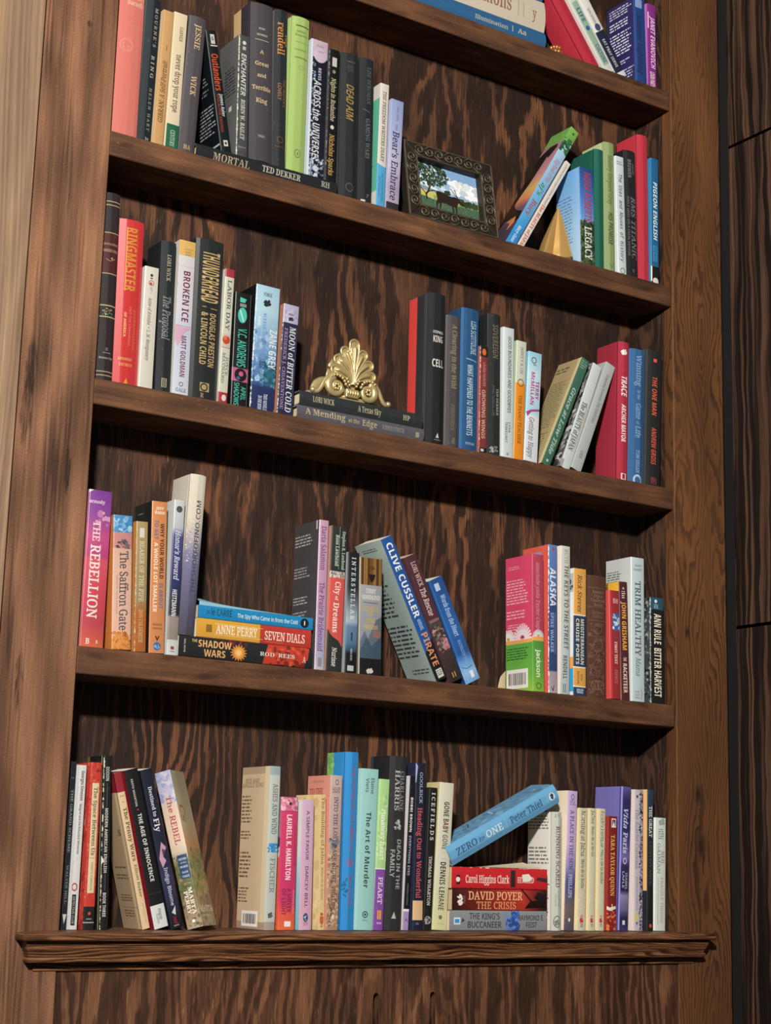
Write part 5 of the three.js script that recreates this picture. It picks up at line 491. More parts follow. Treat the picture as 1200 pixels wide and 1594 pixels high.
  B(5, [432, 458.4, 438.4, 1240.8, 0.95], 'p', '#cf3f6c', 'hot pink and orange paperback with white capitals', [R(0, 0, 1, 0.105, '#c9708c'), BLOT(0, 0, 1, 0.1, ['#d98aa0', '#b95f7d', '#e0b3be'], 40, 0.12, 4), R(0, 0.105, 1, 0.109, '#8f2a48'), INK([[0, '#c93f6c'], [0.75, '#c43a66'], [0.86, '#d8554f'], [1, '#dd6a40']], 0.109, 1), O(0.55, 0.05, 0.08, '#33222a'), T('LAURELL K. HAMILTON', 0.13, 0.63, 0.5, 0.3, '#f0dfe2', 'sb'), T('A SHIVER', 0.69, 0.87, 0.62, 0.24, '#7a2a4a', 'sb'), T('OF LIGHT', 0.69, 0.89, 0.32, 0.24, '#7a2a4a', 'sb'), R(0.86, 0.22, 0.89, 0.52, '#8f2a48'), FINE(0.85, 0.7, 0.9, 0.88, 18, '#f0c9cc', 0.1, 3), R(0.38, 0.935, 0.75, 0.975, '#ece4e0')], { lc: '#8a8088', lops: [BLOT(0, 0, 1, 0.45, ['#c9c4c8', '#4a464c', '#8f8a90'], 80, 0.1, 4), R(0, 0.46, 1, 1, '#d9603c')] });
  B(5, [465.4, 484.6, 470.4, 1245.4, 0.96], 'p', '#cba6bf', 'pale mauve paperback with thin dark capitals', [R(0, 0, 1, 1, '#caa6c0'), INK([[0, '#c9a9c6'], [0.5, '#caa4bf'], [0.86, '#cf9fb6'], [1, '#cda3bc']]), T('A SIMPLE FAVOR', 0.085, 0.465, 0.5, 0.24, '#4a3f4c', 's'), T('DARCEY BELL', 0.51, 0.83, 0.5, 0.24, '#4a3f4c', 's'), O(0.5, 0.905, 0.2, '#3a4f6c', 0, 1.5), BLOT(0.42, 0.885, 0.6, 0.925, ['#c3ccd6'], 6, 0.06), H('HARPER', 0.3, 0.72, 0.945, 0.08, '#5a4f5c', 's'), H('BOOKS', 0.34, 0.68, 0.96, 0.08, '#5a4f5c', 's')], { lc: '#e2dfda', lops: [INK([[0, '#e4e0da'], [0.4, '#dfe0de'], [0.6, '#a9cfd8'], [1, '#7fc0d0']])] });
  B(5, [495.6, 505, 498.4, 1237, 0.98], 'p', '#cfb583', 'slim yellowed cream paperback with an ornate brown title', [T('The Building of Jalna', 0.02, 0.52, 0.52, 0.5, '#8a6a44', 'rb'), T('Mazo de la Roche', 0.54, 0.78, 0.52, 0.34, '#8a704c', 'r', 0.1), O(0.5, 0.885, 0.22, '#b5452f'), R(0.2, 0.9, 0.8, 0.95, '#b55a38'), H('2', 0.3, 0.75, 0.965, 0.5, '#4a3a2a', 'rb')], { lc: '#e0c795', lops: [BLOT(0, 0, 1, 1, ['#d8bd88', '#e6d0a2', '#d3b57c'], 60, 0.1, 4), H('2', 0.3, 0.42, 0.035, 0.08, '#b59a68', 'r')], d: 0.064, pg: 1, m: 'm' });
  B(5, [507, 526, 514.6, 1206.9, 0.98], 'p', '#b9a39c', 'beige spined paperback with pink cover and a grey animal', [INK([[0, '#bda6a2'], [0.35, '#b59c96'], [0.5, '#b0937c'], [0.8, '#a98870'], [1, '#a08068']]), BLOT(0, 0.4, 1, 0.47, ['#6a6f78', '#55585f', '#7d8088'], 14, 0.16, 3), BLOT(0, 0.5, 1, 0.98, ['#bfa488', '#94745c', '#c9b094', '#7d5f48'], 90, 0.12, 6), O(0.55, 0.045, 0.12, '#5a5560', 0.04, 1.4), FINE(0.2, 0.08, 0.85, 0.12, 4, '#5a4f58', 0.1, 3), T('INTO THE LOST DARK NIGHT', 0.14, 0.7, 0.52, 0.34, '#4a4560', 'r'), T('PHILLIPS', 0.72, 0.87, 0.52, 0.32, '#4d3a34', 'r'), LINE([[0.2, 0.83], [0.4, 0.87], [0.3, 0.93]], '#4a3228', 0.06), O(0.55, 0.915, 0.12, '#d6c9b8', 0, 1.4)], { lc: '#dc9484', lops: [H('A DISASTER', 0.15, 0.7, 0.04, 0.05, '#a06a5f', 'r'), H('TO THE', 0.1, 0.68, 0.105, 0.14, '#8a3f3a', 'r')], d: 0.06 });
  B(5, [531, 551.8, 540.6, 1170.6, 1.00], 'h', '#2c84c4', 'tallest bright blue hardcover with small red lettering', [T('THE MURDER OF THE', 0.075, 0.5, 0.6, 0.2, '#a0546a', 'sb', 0.1), T('CENTURY', 0.42, 0.585, 0.55, 0.16, '#a0546a', 's'), O(0.5, 0.625, 0.24, '#a0546a', 0.06), O(0.5, 0.625, 0.13, '#a0546a', 0.05), T('PAUL COLLINS', 0.69, 0.87, 0.56, 0.2, '#a0546a', 'sb'), BLOT(0.1, 0.69, 0.35, 0.82, ['#1f6494'], 8, 0.13), H('C', 0.45, 0.65, 0.935, 0.2, '#8a5a80', 'r')], { d: 0.05, lc: '#2f86c6', lops: [R(0, 0, 0.34, 1, '#79b265'), BLOT(0, 0, 0.34, 0.1, ['#8fc27a', '#6aa458'], 20, 0.08)], m: 'm' });
  B(5, [553.4, 579.8, 564, 1195.8, 1.01], 'p', '#8fc0bd', 'pale teal book with black sans title and round logo', [T('Elaine', 0.055, 0.16, 0.66, 0.19, '#3f5654', 's'), T('Viets', 0.06, 0.15, 0.35, 0.19, '#3f5654', 's'), T('The Art of Murder', 0.27, 0.745, 0.5, 0.28, '#2c3f3e', 'sb'), O(0.52, 0.905, 0.14, '#2f4443', 0.05), O(0.52, 0.905, 0.06, '#2f4443'), H('BERKLEY', 0.38, 0.68, 0.94, 0.05, '#2f4443', 's')], { lc: '#a5d0cb', m: 'm' });
  B(5, [580.4, 596.4, 592, 1212.2, 1.02], 'p', '#a3cb8c', 'green over violet paperback with white lower case lettering', [R(0, 0.6, 1, 1, '#7c4a9c'), R(0, 0.595, 1, 0.602, '#d9e2c9'), BLOT(0, 0.1, 1, 0.55, ['#8fbd78', '#b5d6a0'], 40, 0.14, 4), T('runaway heart', 0.2, 0.54, 0.55, 0.44, '#e6eedc', 'r'), T('PEART', 0.65, 0.83, 0.52, 0.42, '#d9cbe4', 'r'), R(0.35, 0.87, 0.75, 0.93, '#dc9a3a'), R(0.5, 0.87, 0.55, 0.93, '#7c4a9c'), H('ECW', 0.35, 0.8, 0.955, 0.14, '#e0d6e6', 'sb')], { lc: '#b5d8a0' });
  B(5, [597.8, 625.8, 608, 1175.8, 1.03], 'h', '#28292b', 'thick black hardcover with distressed grey capitals', [T('CHARLAINE', 0.085, 0.32, 0.72, 0.24, '#85888a', 'rb'), T('HARRIS', 0.08, 0.32, 0.44, 0.26, '#a3a6a8', 'rb'), BLOT(0.38, 0.375, 0.68, 0.425, ['#a9acac', '#8d9090'], 26, 0.06, 4), T('DEAD IN THE', 0.48, 0.77, 0.66, 0.22, '#9fa2a4', 's'), T('FAMILY', 0.54, 0.7, 0.32, 0.22, '#9fa2a4', 's'), POLY([[0.35, 0.935], [0.5, 0.895], [0.62, 0.935]], '#a9acac')], { lc: '#1b1c1e', lops: [R(0, 0, 0.15, 1, '#2f3a4a')], d: 0.052 });
  B(5, [627, 637.8, 639, 1207.4, 1.05], 'p', '#15161a', 'thin black paperback with a lavender foot', [T('BOBBI BROWN', 0.14, 0.37, 0.5, 0.46, '#dcdcd6', 'sb'), T('EVERYTHING EYES', 0.39, 0.65, 0.5, 0.42, '#a9aac0', 's'), T('CHRONICLE BOOKS', 0.7, 0.84, 0.5, 0.2, '#8a8b90', 's'), R(0, 0.865, 1, 0.88, '#dcd9dc'), R(0, 0.88, 1, 1, '#9a86b4'), LINE([[0.3, 0.94], [0.5, 0.93], [0.8, 0.945]], '#3a3040', 0.1)], { lc: '#d3d0d2' });
  B(5, [639.8, 656.8, 646.6, 1187.6, 1.05], 'p', '#1b2032', 'dark navy book with coral lettering and a tan sticker', [T('GOOLRICK', 0.055, 0.245, 0.55, 0.3, '#97a3b5', 'r'), T('Heading Out to Wonderful', 0.27, 0.81, 0.5, 0.46, '#d4565a', 'r'), R(0, 0.825, 1, 0.94, '#d0ad85'), FINE(0.3, 0.955, 0.65, 0.97, 2, '#8d93a0', 0.1, 3), POLY([[0, 0], [0.2, 0.02], [0.05, 0.12], [0, 0.12]], '#8f98b8')], { lc: '#262c44' });
  B(5, [658.4, 671.6, 668.6, 1225.4, 1.06], 'p', '#1c1d1d', 'plain black paperback with letterspaced white capitals', [T('I C E F I E L D S', 0.035, 0.375, 0.55, 0.4, '#d3d2cb', 'r'), T('THOMAS WHARTON', 0.485, 0.83, 0.5, 0.34, '#c9c8c2', 'r'), O(0.5, 0.93, 0.34, '#b5b4ae', 0.06), BLOT(0.25, 0.9, 0.75, 0.96, ['#a5a49e'], 20, 0.08)], { lc: '#242524' });
  B(5, [672.6, 694.8, 685.4, 1217.2, 1.08], 'p', '#c6c7b4', 'pale greenish paperback with brown and black condensed capitals', [T('GONE', 0.13, 0.235, 0.55, 0.36, '#2c2822', 'sb'), T('BABY', 0.245, 0.345, 0.55, 0.36, '#5c2a20', 'sb'), T('GONE', 0.355, 0.46, 0.55, 0.36, '#6a665a', 'sb'), R(0.35, 0.48, 0.75, 0.482, '#8f8c7a'), R(0.35, 0.52, 0.75, 0.522, '#8f8c7a'), T('DENNIS LEHANE', 0.54, 0.87, 0.52, 0.38, '#24211c', 'sb'), O(0.52, 0.915, 0.12, '#2c2a26'), R(0.3, 0.955, 0.75, 0.96, '#8a8775'), INK([[0, 'rgba(200,200,120,0)'], [1, 'rgba(206,204,130,0.55)']], 0.6, 1)], { lc: '#bfb585' });
  const king = L(5, [699.4, 850.6, 1417, 1.14], 'p', '#7d8286', 'grey paperback lying at the bottom with a blue figure', [R(0, 0.63, 1, 0.7, '#2f55a0'), BLOT(0, 0.57, 1, 0.7, ['#3a62b4', '#28488c', '#5f7fb8'], 34, 0.14, 6), R(0.3, 0.045, 0.65, 0.11, '#cfe0ea'), R(0.38, 0.055, 0.57, 0.1, '#2f8ac0'), POLY([[0.4, 0.12], [0.62, 0.13], [0.5, 0.155]], '#30343a'), T("THE KING'S", 0.2, 0.51, 0.72, 0.3, '#2c3034', 's'), T('BUCCANEER', 0.18, 0.525, 0.3, 0.3, '#2c3034', 's'), T('RAYMOND E.', 0.7, 0.975, 0.66, 0.26, '#2c3034', 's'), T('FEIST', 0.78, 0.9, 0.3, 0.26, '#2c3034', 's')], { d: 0.06, pg: 0, s: 0.012 });
  const poy = L(5, [703.6, 851, 1383.2, 1.14], 'p', '#4a1a18', 'dark red paperback with peach capitals in the middle of its stack', [INK([[0, '#2c1615'], [0.15, '#541c18'], [0.5, '#8c2a22'], [0.75, '#a8342a'], [0.9, '#5f1c1a'], [1, '#22110f']]), POLY([[0.1, 0.76], [0.15, 0.99], [0.8, 0.98], [0.9, 0.9], [0.6, 0.86], [0.5, 0.9], [0.45, 0.82]], '#1a0f0e'), LINE([[1, 0.73], [0.4, 0.84]], '#1a0f0e', 0.08), BLOT(0.3, 0.055, 0.7, 0.1, ['#dcd6cc'], 10, 0.1), FINE(0.3, 0.11, 0.7, 0.14, 3, '#8a6a60', 0.1, 3), T('DAVID POYER', 0.165, 0.735, 0.7, 0.38, '#d9a878', 'r'), T('THE CRISIS', 0.25, 0.67, 0.24, 0.34, '#d08f62', 'r')], { on: king, d: 0.06, s: 0.013, pg: 1 });
  const car = L(5, [703, 851.4, 1349, 1.14], 'p', '#b8242a', 'bright red paperback with torn white patch atop dark red one', [R(0.2, 0.05, 0.62, 0.085, '#1f1618'), O(0.42, 0.065, 0.12, '#dcd6cc'), T('Carol Higgins Clark', 0.14, 0.595, 0.45, 0.34, '#ecdcd4', 'r'), R(0.1, 0.61, 0.9, 0.66, '#2c2524'), T('HITCHED', 0.68, 0.86, 0.45, 0.28, '#e2ccc4', 'rb'), POLY([[0.35, 0.74], [0.7, 0.73], [0.75, 0.8], [0.55, 0.84], [0.4, 0.82]], '#ece6da'), POLY([[0.45, 0.88], [0.6, 0.9], [0.55, 1], [0.35, 1]], '#3a2a28'), WORN('#e0c9bc', 1, 24, 4, 0.06), WORN('#8f1a20', 0, 40, 5, 0.1)], { on: poy, d: 0.06, s: 0.012, pg: 1, extra: (g, b) => {   // its torn upper cover and first pages stand up at the back
    const n = 10, pos = []; for (let i = 0; i < n; i++) for (let k = 0; k < 5; k++) { const P = (a, c) => { const s = a / n, t = c / 5; return [b.w + 0.0005 + 0.0085 * (1 - s) ** 1.3 * t, b.h * (0.02 + 0.6 * s), -0.006 - 0.048 * t]; }; for (const [a, c] of [[i, k], [i + 1, k], [i + 1, k + 1], [i, k], [i + 1, k + 1], [i, k + 1]]) pos.push(...P(a, c)); }
    const q = new THREE.BufferGeometry(); q.setAttribute('position', new THREE.Float32BufferAttribute(pos, 3)); q.computeVertexNormals();
    mesh('raised_page', q, pageMats[0], g); } });
  B(5, [860, 874.8, 860.4, 1264, 1.20], 'h', '#b3b8ae', 'small pale sage hardcover with mauve capitals and white printed back', [H('J.F.', 0.2, 0.8, 0.03, 0.2, '#6a6f66', 'r'), T('RUNNING SCARED', 0.12, 0.64, 0.55, 0.42, '#6a3f50', 'r'), T('Carol', 0.67, 0.8, 0.66, 0.24, '#8a8f88', 'r', 0.3), T('Clemeau', 0.69, 0.8, 0.34, 0.18, '#8a8f88', 'r', 0.3), O(0.5, 0.925, 0.34, '#5f655f', 0.06, 1.3), BLOT(0.3, 0.9, 0.7, 0.955, ['#6d736c'], 16, 0.1)], { d: 0.06, lc: '#c9c7c0', lops: [FINE(0.04, 0.03, 0.85, 0.16, 5, '#6a6862', 0.1, 4), FINE(0.04, 0.3, 0.85, 0.46, 5, '#6a6862', 0.15, 5), FINE(0.04, 0.55, 0.85, 0.9, 12, '#6a6862', 0.15, 6)], m: 'm', s: 0.014 });
  B(5, [877.8, 893, 884.4, 1230.4, 1.22], 'p', '#b09cc0', 'lavender over dusk paperback with navy serif capitals', [INK([[0, '#b79cc4'], [0.4, '#b59cc2'], [0.55, '#8a7fae'], [0.66, '#4a4a7c'], [0.75, '#54506f'], [0.85, '#6a5a5c'], [1, '#4d4a58']]), O(0.5, 0.045, 0.14, '#4a5a94', 0.06, 1.4), FINE(0.2, 0.07, 0.85, 0.11, 3, '#6a5f8a', 0.1, 3), T('A PLACE IN THE SUN', 0.14, 0.57, 0.5, 0.36, '#43406e', 'r'), T('PHILLIPS', 0.6, 0.77, 0.5, 0.34, '#a9b0cc', 'r'), O(0.5, 0.925, 0.1, '#d9d9d6', 0, 1.4)], { lc: '#d8cdb8', d: 0.05 });
  const jal = (px, label, name, rest, v) => B(5, px, 'p', '#b9b69c', label, [T(name, 0.02, v, 0.54, 0.46, '#5c5a44', 'r', 0.08), T('Mazo de la Roche', v + 0.02, rest, 0.54, 0.36, '#4f4d3c', 'r', 0.1), O(0.5, 0.885, 0.1, '#b5352f', 0.06), R(0.3, 0.9, 0.7, 0.935, '#b5352f'), H('2', 0.35, 0.7, 0.955, 0.3, '#45423a', 'rb'), BLOT(0, 0, 1, 1, ['#b3af92', '#c3c0a8'], 40, 0.1, 4)], { lc: '#e0cf9f', m: 'm', pg: 1 });
  jal([898, 911.4, 901.6, 1257.4, 1.24], 'cream spined paperback first of three matching ones, longest title', 'Morning at Jalna', 0.66, 0.4);
  jal([915.4, 925.8, 917.8, 1257.8, 1.25], 'cream spined paperback middle of three matching ones', 'Jalna', 0.4, 0.13);
  jal([929.6, 940.2, 932.2, 1258.4, 1.26], 'cream spined paperback last of three matching ones, beside red book', "Finch's Fortune", 0.62, 0.32);
  B(5, [944.6, 959, 947, 1270, 1.28], 'p', '#6f1f22', 'short oxblood paperback with yellow capitals and white scuffs', [R(0.35, 0.02, 0.85, 0.1, '#dcd6cc'), R(0.42, 0.03, 0.78, 0.09, '#2f4a7c'), R(0.42, 0.03, 0.55, 0.06, '#a8332f'), POLY([[0.45, 0.09], [0.6, 0.045], [0.75, 0.09]], '#e8e2d8'), T('TARA TAYLOR QUINN', 0.165, 0.7, 0.52, 0.42, '#dcb25c', 'rb'), R(0.45, 0.77, 0.6, 0.9, '#c9a35a'), POLY([[0, 0.79], [0.3, 0.8], [0.9, 0.785], [0.95, 0.81], [0.3, 0.83], [0, 0.82]], '#e6ded2'), BLOT(0, 0.84, 1, 1, ['#a8472f', '#8a2c24', '#c9703c'], 30, 0.14, 4)], { lc: '#9a3428' });
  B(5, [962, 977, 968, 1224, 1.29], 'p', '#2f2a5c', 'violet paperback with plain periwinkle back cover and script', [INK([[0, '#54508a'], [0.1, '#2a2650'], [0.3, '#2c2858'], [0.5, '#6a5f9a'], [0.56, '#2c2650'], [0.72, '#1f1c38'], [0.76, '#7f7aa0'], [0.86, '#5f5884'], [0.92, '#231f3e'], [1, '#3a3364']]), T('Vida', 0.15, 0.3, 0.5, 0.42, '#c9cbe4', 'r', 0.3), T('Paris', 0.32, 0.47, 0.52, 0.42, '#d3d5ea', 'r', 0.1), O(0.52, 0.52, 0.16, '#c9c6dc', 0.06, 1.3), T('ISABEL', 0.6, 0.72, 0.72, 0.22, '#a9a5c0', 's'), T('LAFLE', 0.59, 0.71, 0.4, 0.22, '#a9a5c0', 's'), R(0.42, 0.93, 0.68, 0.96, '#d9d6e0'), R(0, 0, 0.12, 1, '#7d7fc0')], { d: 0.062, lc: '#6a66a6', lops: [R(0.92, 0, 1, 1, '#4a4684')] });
  B(5, [987, 1000.4, 988, 1228.8, 1.31], 'p', '#a9a5ac', 'grey paperback with a scratchy black floral border', [R(0.62, 0, 1, 1, '#8f86a0'), BLOT(0.58, 0, 1, 1, ['#2a2730', '#3d3846', '#b5adc4', '#1f1d24'], 190, 0.09, 6), T('The Scarlet Contessa', 0.14, 0.57, 0.3, 0.4, '#7d7880', 'r', 0.25), T('JEANNE KALOGRIDIS', 0.62, 0.86, 0.3, 0.16, '#6a656e', 'r'), R(0.2, 0.04, 0.4, 0.06, '#3a3740'), POLY([[0.2, 0.94], [0.42, 0.94], [0.3, 0.965]], '#3a3740'), R(0, 0.88, 0.5, 0.93, '#b5a878')], { lc: '#d9ccc6' });
  B(5, [1007, 1016.8, 1008, 1228.8, 1.33], 'p', '#1f2a33', 'slim blue-black paperback with a tan back cover', [INK([[0, '#23364a'], [0.3, '#1d242c'], [1, '#17181b']]), T('THE GREAT', 0.12, 0.34, 0.5, 0.46, '#c3c9cc', 'r'), T('CONTRIVANCE', 0.37, 0.68, 0.5, 0.36, '#454a52', 'r'), O(0.55, 0.965, 0.2, '#c0443c', 0, 1.2)], { lc: '#dcb478', lops: [R(0, 0.72, 1, 1, '#25262a')] });
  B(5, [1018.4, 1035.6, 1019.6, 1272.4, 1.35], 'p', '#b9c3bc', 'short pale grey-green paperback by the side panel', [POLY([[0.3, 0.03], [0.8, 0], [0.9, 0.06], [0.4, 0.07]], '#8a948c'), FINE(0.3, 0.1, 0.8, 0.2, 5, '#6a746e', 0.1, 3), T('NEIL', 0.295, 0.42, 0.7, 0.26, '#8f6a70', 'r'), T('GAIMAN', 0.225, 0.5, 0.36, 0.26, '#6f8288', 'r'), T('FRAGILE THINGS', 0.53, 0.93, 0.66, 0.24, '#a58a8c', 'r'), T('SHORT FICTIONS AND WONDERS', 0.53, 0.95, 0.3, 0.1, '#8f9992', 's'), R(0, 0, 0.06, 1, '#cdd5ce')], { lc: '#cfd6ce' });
  // a blue hardcover propped at a slant from the red paperback to the sage hardcover
  const zc = -0.012, A = onZ(706, 1347, zc), Cc = onZ(873, 1247.5, zc), dx = Cc.x - A.x, dy = Cc.y - A.y, ang = Math.atan2(dy, dx), Ln = Math.hypot(dx, dy), Tt = onZ(703, 1312.5, zc);
  const t = Math.abs(-(Tt.x - A.x) * Math.sin(ang) + (Tt.y - A.y) * Math.cos(ang));
  const zo = { row: 5, k: 0.92, th: ang + Math.PI / 2, w: t, h: Ln, d: 0.055, z: zc, x: Cc.x, y: Cc.y, hard: true, color: '#6aa9d4', label: 'light blue hardcover propped at a slant over the red stack', name: 'hardcover_book', Y: 1, ops: [T('ZERO', 0.06, 0.245, 0.5, 0.34, '#2f5a80', 'r'), T('to', 0.26, 0.31, 0.48, 0.22, '#2a5278', 'r', 0.2), T('ONE', 0.325, 0.48, 0.5, 0.34, '#cfe6f2', 'r'), R(0.25, 0.51, 0.75, 0.513, '#9fcae6'), T('Peter Thiel', 0.55, 0.85, 0.5, 0.34, '#2a5278', 'r'), R(0.25, 0.9, 0.75, 0.903, '#9fcae6'), O(0.5, 0.945, 0.2, '#e0eef4'), BLOT(0.42, 0.935, 0.6, 0.955, ['#23425e'], 8, 0.08)], o: { pc: '#5f8fae', m: 'm', rc: '#5f8fb0', rops: [BLOT(0, 0, 1, 1, ['#6a98b6', '#557f9c', '#7aa5c0'], 60, 0.12, 5), LINE([[0.9, 0.1], [0.5, 0.3], [0.8, 0.35]], '#2f4a60', 0.03), LINE([[0.5, 0.52], [0.85, 0.55], [0.6, 0.62]], '#a9c9dc', 0.04)] } };
  const low = Math.min(...corners(zo).map((p) => p[1])); zo.y += car.y1 + 0.0006 - low; books.push(zo);
}

finishBooks();

// ---------------------------------------------------------------- things between the books
function sweep(points, radii, radial = 8, flat = 1, steps = 0) {       // tube of changing thickness along a curve, closed at both ends
  const curve = new THREE.CatmullRomCurve3(points), n = steps || points.length * 5, pos = [], idx = [];
  const rad = (t) => { const f = t * (radii.length - 1), i = Math.min(radii.length - 2, Math.floor(f)); return lerp(radii[i], radii[i + 1], f - i); };
  const Z = new THREE.Vector3(0, 0, 1);
  for (let i = 0; i <= n; i++) { const t = i / n, p = curve.getPoint(t), d = curve.getTangent(t), s = new THREE.Vector3().crossVectors(d, Z).normalize(), r = Math.max(0.00005, rad(t)); for (let k = 0; k < radial; k++) { const a = k / radial * 2 * Math.PI, q = p.clone().addScaledVector(s, Math.cos(a) * r).addScaledVector(Z, Math.sin(a) * r * flat); pos.push(q.x, q.y, q.z); } }
  for (let i = 0; i < n; i++) for (let k = 0; k < radial; k++) { const a = i * radial + k, b = i * radial + (k + 1) % radial, c = a + radial, d = b + radial; idx.push(a, b, d, a, d, c); }
  for (const e of [0, n]) for (let k = 1; k < radial - 1; k++) idx.push(e * radial, e * radial + k, e * radial + k + 1);
  const g = new THREE.BufferGeometry(); g.setAttribute('position', new THREE.Float32BufferAttribute(pos, 3)); g.setIndex(idx); g.computeVertexNormals(); return g.toNonIndexed();
}
const V = (x, y, z = 0) => new THREE.Vector3(x, y, z);
const strip = (g) => { g = g.index ? g.toNonIndexed() : g; for (const k of Object.keys(g.attributes)) if (k !== 'position' && k !== 'normal') g.deleteAttribute(k); return g; };
const join = (list) => mergeGeometries(list.map(strip));

{ // gilt palmette with two scrolls, standing on the black hardcover
  const base = books.find((b) => /directly under the gilt/.test(b.label));
  const gilt = new THREE.MeshStandardMaterial({ color: 0xcdbb88, metalness: 0.62, roughness: 0.36 });
  const o = thing('palmette_ornament', 'gilt palmette ornament with two scrolls standing on lying books', 'ornament');
  const X0 = onZ(546, 600, -0.016).x; o.position.set(X0, base.y1 + 0.0004, -0.016);
  const mm = 0.001, plates = [];
  const petals = [[0, 87, 8.4], [-15.5, 74, 7.4], [15.5, 74, 7.4], [-26.5, 60, 7.2], [26.5, 60, 7.2], [-31.5, 44, 6.4], [31.5, 44, 6.4]];
  petals.forEach(([tx, ty, r], i) => {     // a dished leaf with a raised rim looping round its tip and a rib down the middle
    const q = r * mm, zf = 0.0045 - i * 0.0002, core = new THREE.CatmullRomCurve3([V(tx * 0.06 * mm, 0.024, zf), V(tx * 0.32 * mm, lerp(24, ty, 0.5) * mm, zf + 0.002), V(tx * 0.8 * mm, lerp(24, ty, 0.84) * mm, zf + 0.002), V(tx * mm, (ty - r * 0.5) * mm, zf)]);
    const half = (t) => q * (0.14 + 0.86 * Math.sin(Math.min(1, t / 0.8) * Math.PI / 2) ** 1.3);
    const body = sweep(core.getPoints(8), [0, 0.2, 0.4, 0.6, 0.8, 1].map((t) => half(t) * 0.98), 10, 0.3, 20);
    const loop = []; for (let k = 0; k <= 9; k++) { const t = k / 9, p = core.getPoint(t), d = core.getTangent(t); loop.push(V(p.x - d.y * half(t), p.y + d.x * half(t), zf + 0.0022)); }
    const e = core.getPoint(1), d1 = core.getTangent(1); for (let k = 1; k < 6; k++) { const a = k / 6 * Math.PI, c = Math.cos(a) * half(1), s = Math.sin(a) * half(1); loop.push(V(e.x - d1.y * c + d1.x * s, e.y + d1.x * c + d1.y * s, zf + 0.0022)); }
    for (let k = 9; k >= 0; k--) { const t = k / 9, p = core.getPoint(t), d = core.getTangent(t); loop.push(V(p.x + d.y * half(t), p.y - d.x * half(t), zf + 0.0022)); }
    const rim = sweep(loop, [0.0008, 0.0017, 0.0020, 0.0017, 0.0008], 7, 1.1, 60), rib = sweep(core.getPoints(6).map((p) => V(p.x, p.y, p.z + 0.0026)), [0.0008, 0.0016, 0.0024, 0.0026, 0.0012], 8, 0.9, 20);
    const tipCap = new THREE.SphereGeometry(half(1), 12, 8).scale(1, 1, 0.3).translate(e.x, e.y, e.z);
    mesh('petal', join([body, tipCap, rim, rib]), gilt, o);
    plates.push(sweep([V(0, 0.018, -0.016), V(tx * 0.35 * mm, lerp(28, ty, 0.62) * mm, -0.016), V(tx * 1.02 * mm, (ty - 2) * mm, -0.016)], [q * 0.6, q * 0.95, q * 1.15, q * 0.95], 8, 0.22, 12));
  });
  for (const s of [-1, 1]) {
    const spiral = []; for (let k = 0; k <= 26; k++) { const a = s * (0.2 + k / 26 * 9.2) + (s < 0 ? 0 : 0), r = 0.0142 * (1 - k / 26 * 0.78); spiral.push(V(s * 0.027 + Math.sin(a) * r, 0.0165 + Math.cos(a) * r, 0.003 + k * 0.00008)); }
    const body = sweep([V(s * 0.064, 0.006, 0.001), V(s * 0.058, 0.0045, 0.002), V(s * 0.052, 0.011, 0.0025), V(s * 0.046, 0.023, 0.003), V(s * 0.037, 0.031, 0.003), ...spiral.slice(0, 26)], [0.0036, 0.0034, 0.0058, 0.0062, 0.0048, 0.0042, 0.0036, 0.0032, 0.0028, 0.0024, 0.0022], 8, 0.8, 70);
    const knob = new THREE.SphereGeometry(0.0045, 10, 8).translate(s * 0.0645, 0.0062, 0.001);
    const beads = []; for (let k = 0; k < 6; k++) { const a = k * 1.047; beads.push(new THREE.SphereGeometry(0.0021, 8, 6).translate(s * 0.027 + Math.cos(a) * 0.0036, 0.0165 + Math.sin(a) * 0.0036, 0.0062)); }
    for (let k = 0; k < 7; k++) { const a = s * (-1.3 + k * 0.32); beads.push(new THREE.SphereGeometry(0.0026 - k * 0.0001, 8, 6).translate(s * 0.028 + Math.sin(a) * 0.0155, 0.0175 + Math.cos(a) * 0.0155, 0.0075)); }
    mesh('scroll', join([body, knob, ...beads]), gilt, o);
    plates.push(sweep([V(s * 0.066, 0.005, -0.016), V(s * 0.056, 0.006, -0.016), V(s * 0.048, 0.02, -0.016), V(s * 0.034, 0.026, -0.016), V(s * 0.02, 0.018, -0.016), V(s * 0.016, 0.006, -0.016)], [0.004, 0.006, 0.008, 0.009, 0.008, 0.005], 8, 0.3, 20));
  }
  const foot = [new RoundedBoxGeometry(0.022, 0.013, 0.012, 2, 0.002).translate(0, 0.0105, 0)];
  for (let k = -2; k <= 2; k++) foot.push(new THREE.SphereGeometry(0.0026, 8, 6).scale(0.8, 1.8, 1).translate(k * 0.0042, 0.011, 0.0062));
  for (let k = 0; k < 3; k++) for (const s of [-1, 1]) foot.push(new THREE.SphereGeometry(0.0022, 8, 6).translate(s * (0.006 + k * 0.0022), 0.022 + k * 0.0042, 0.006));
  mesh('centre_block', join(foot), gilt, o);
  mesh('back_plate', join([...plates, new THREE.BoxGeometry(0.05, 0.006, 0.018).translate(0, 0.003, -0.008), new THREE.BoxGeometry(0.014, 0.03, 0.016).translate(0, 0.018, -0.008)]), gilt, o);
}
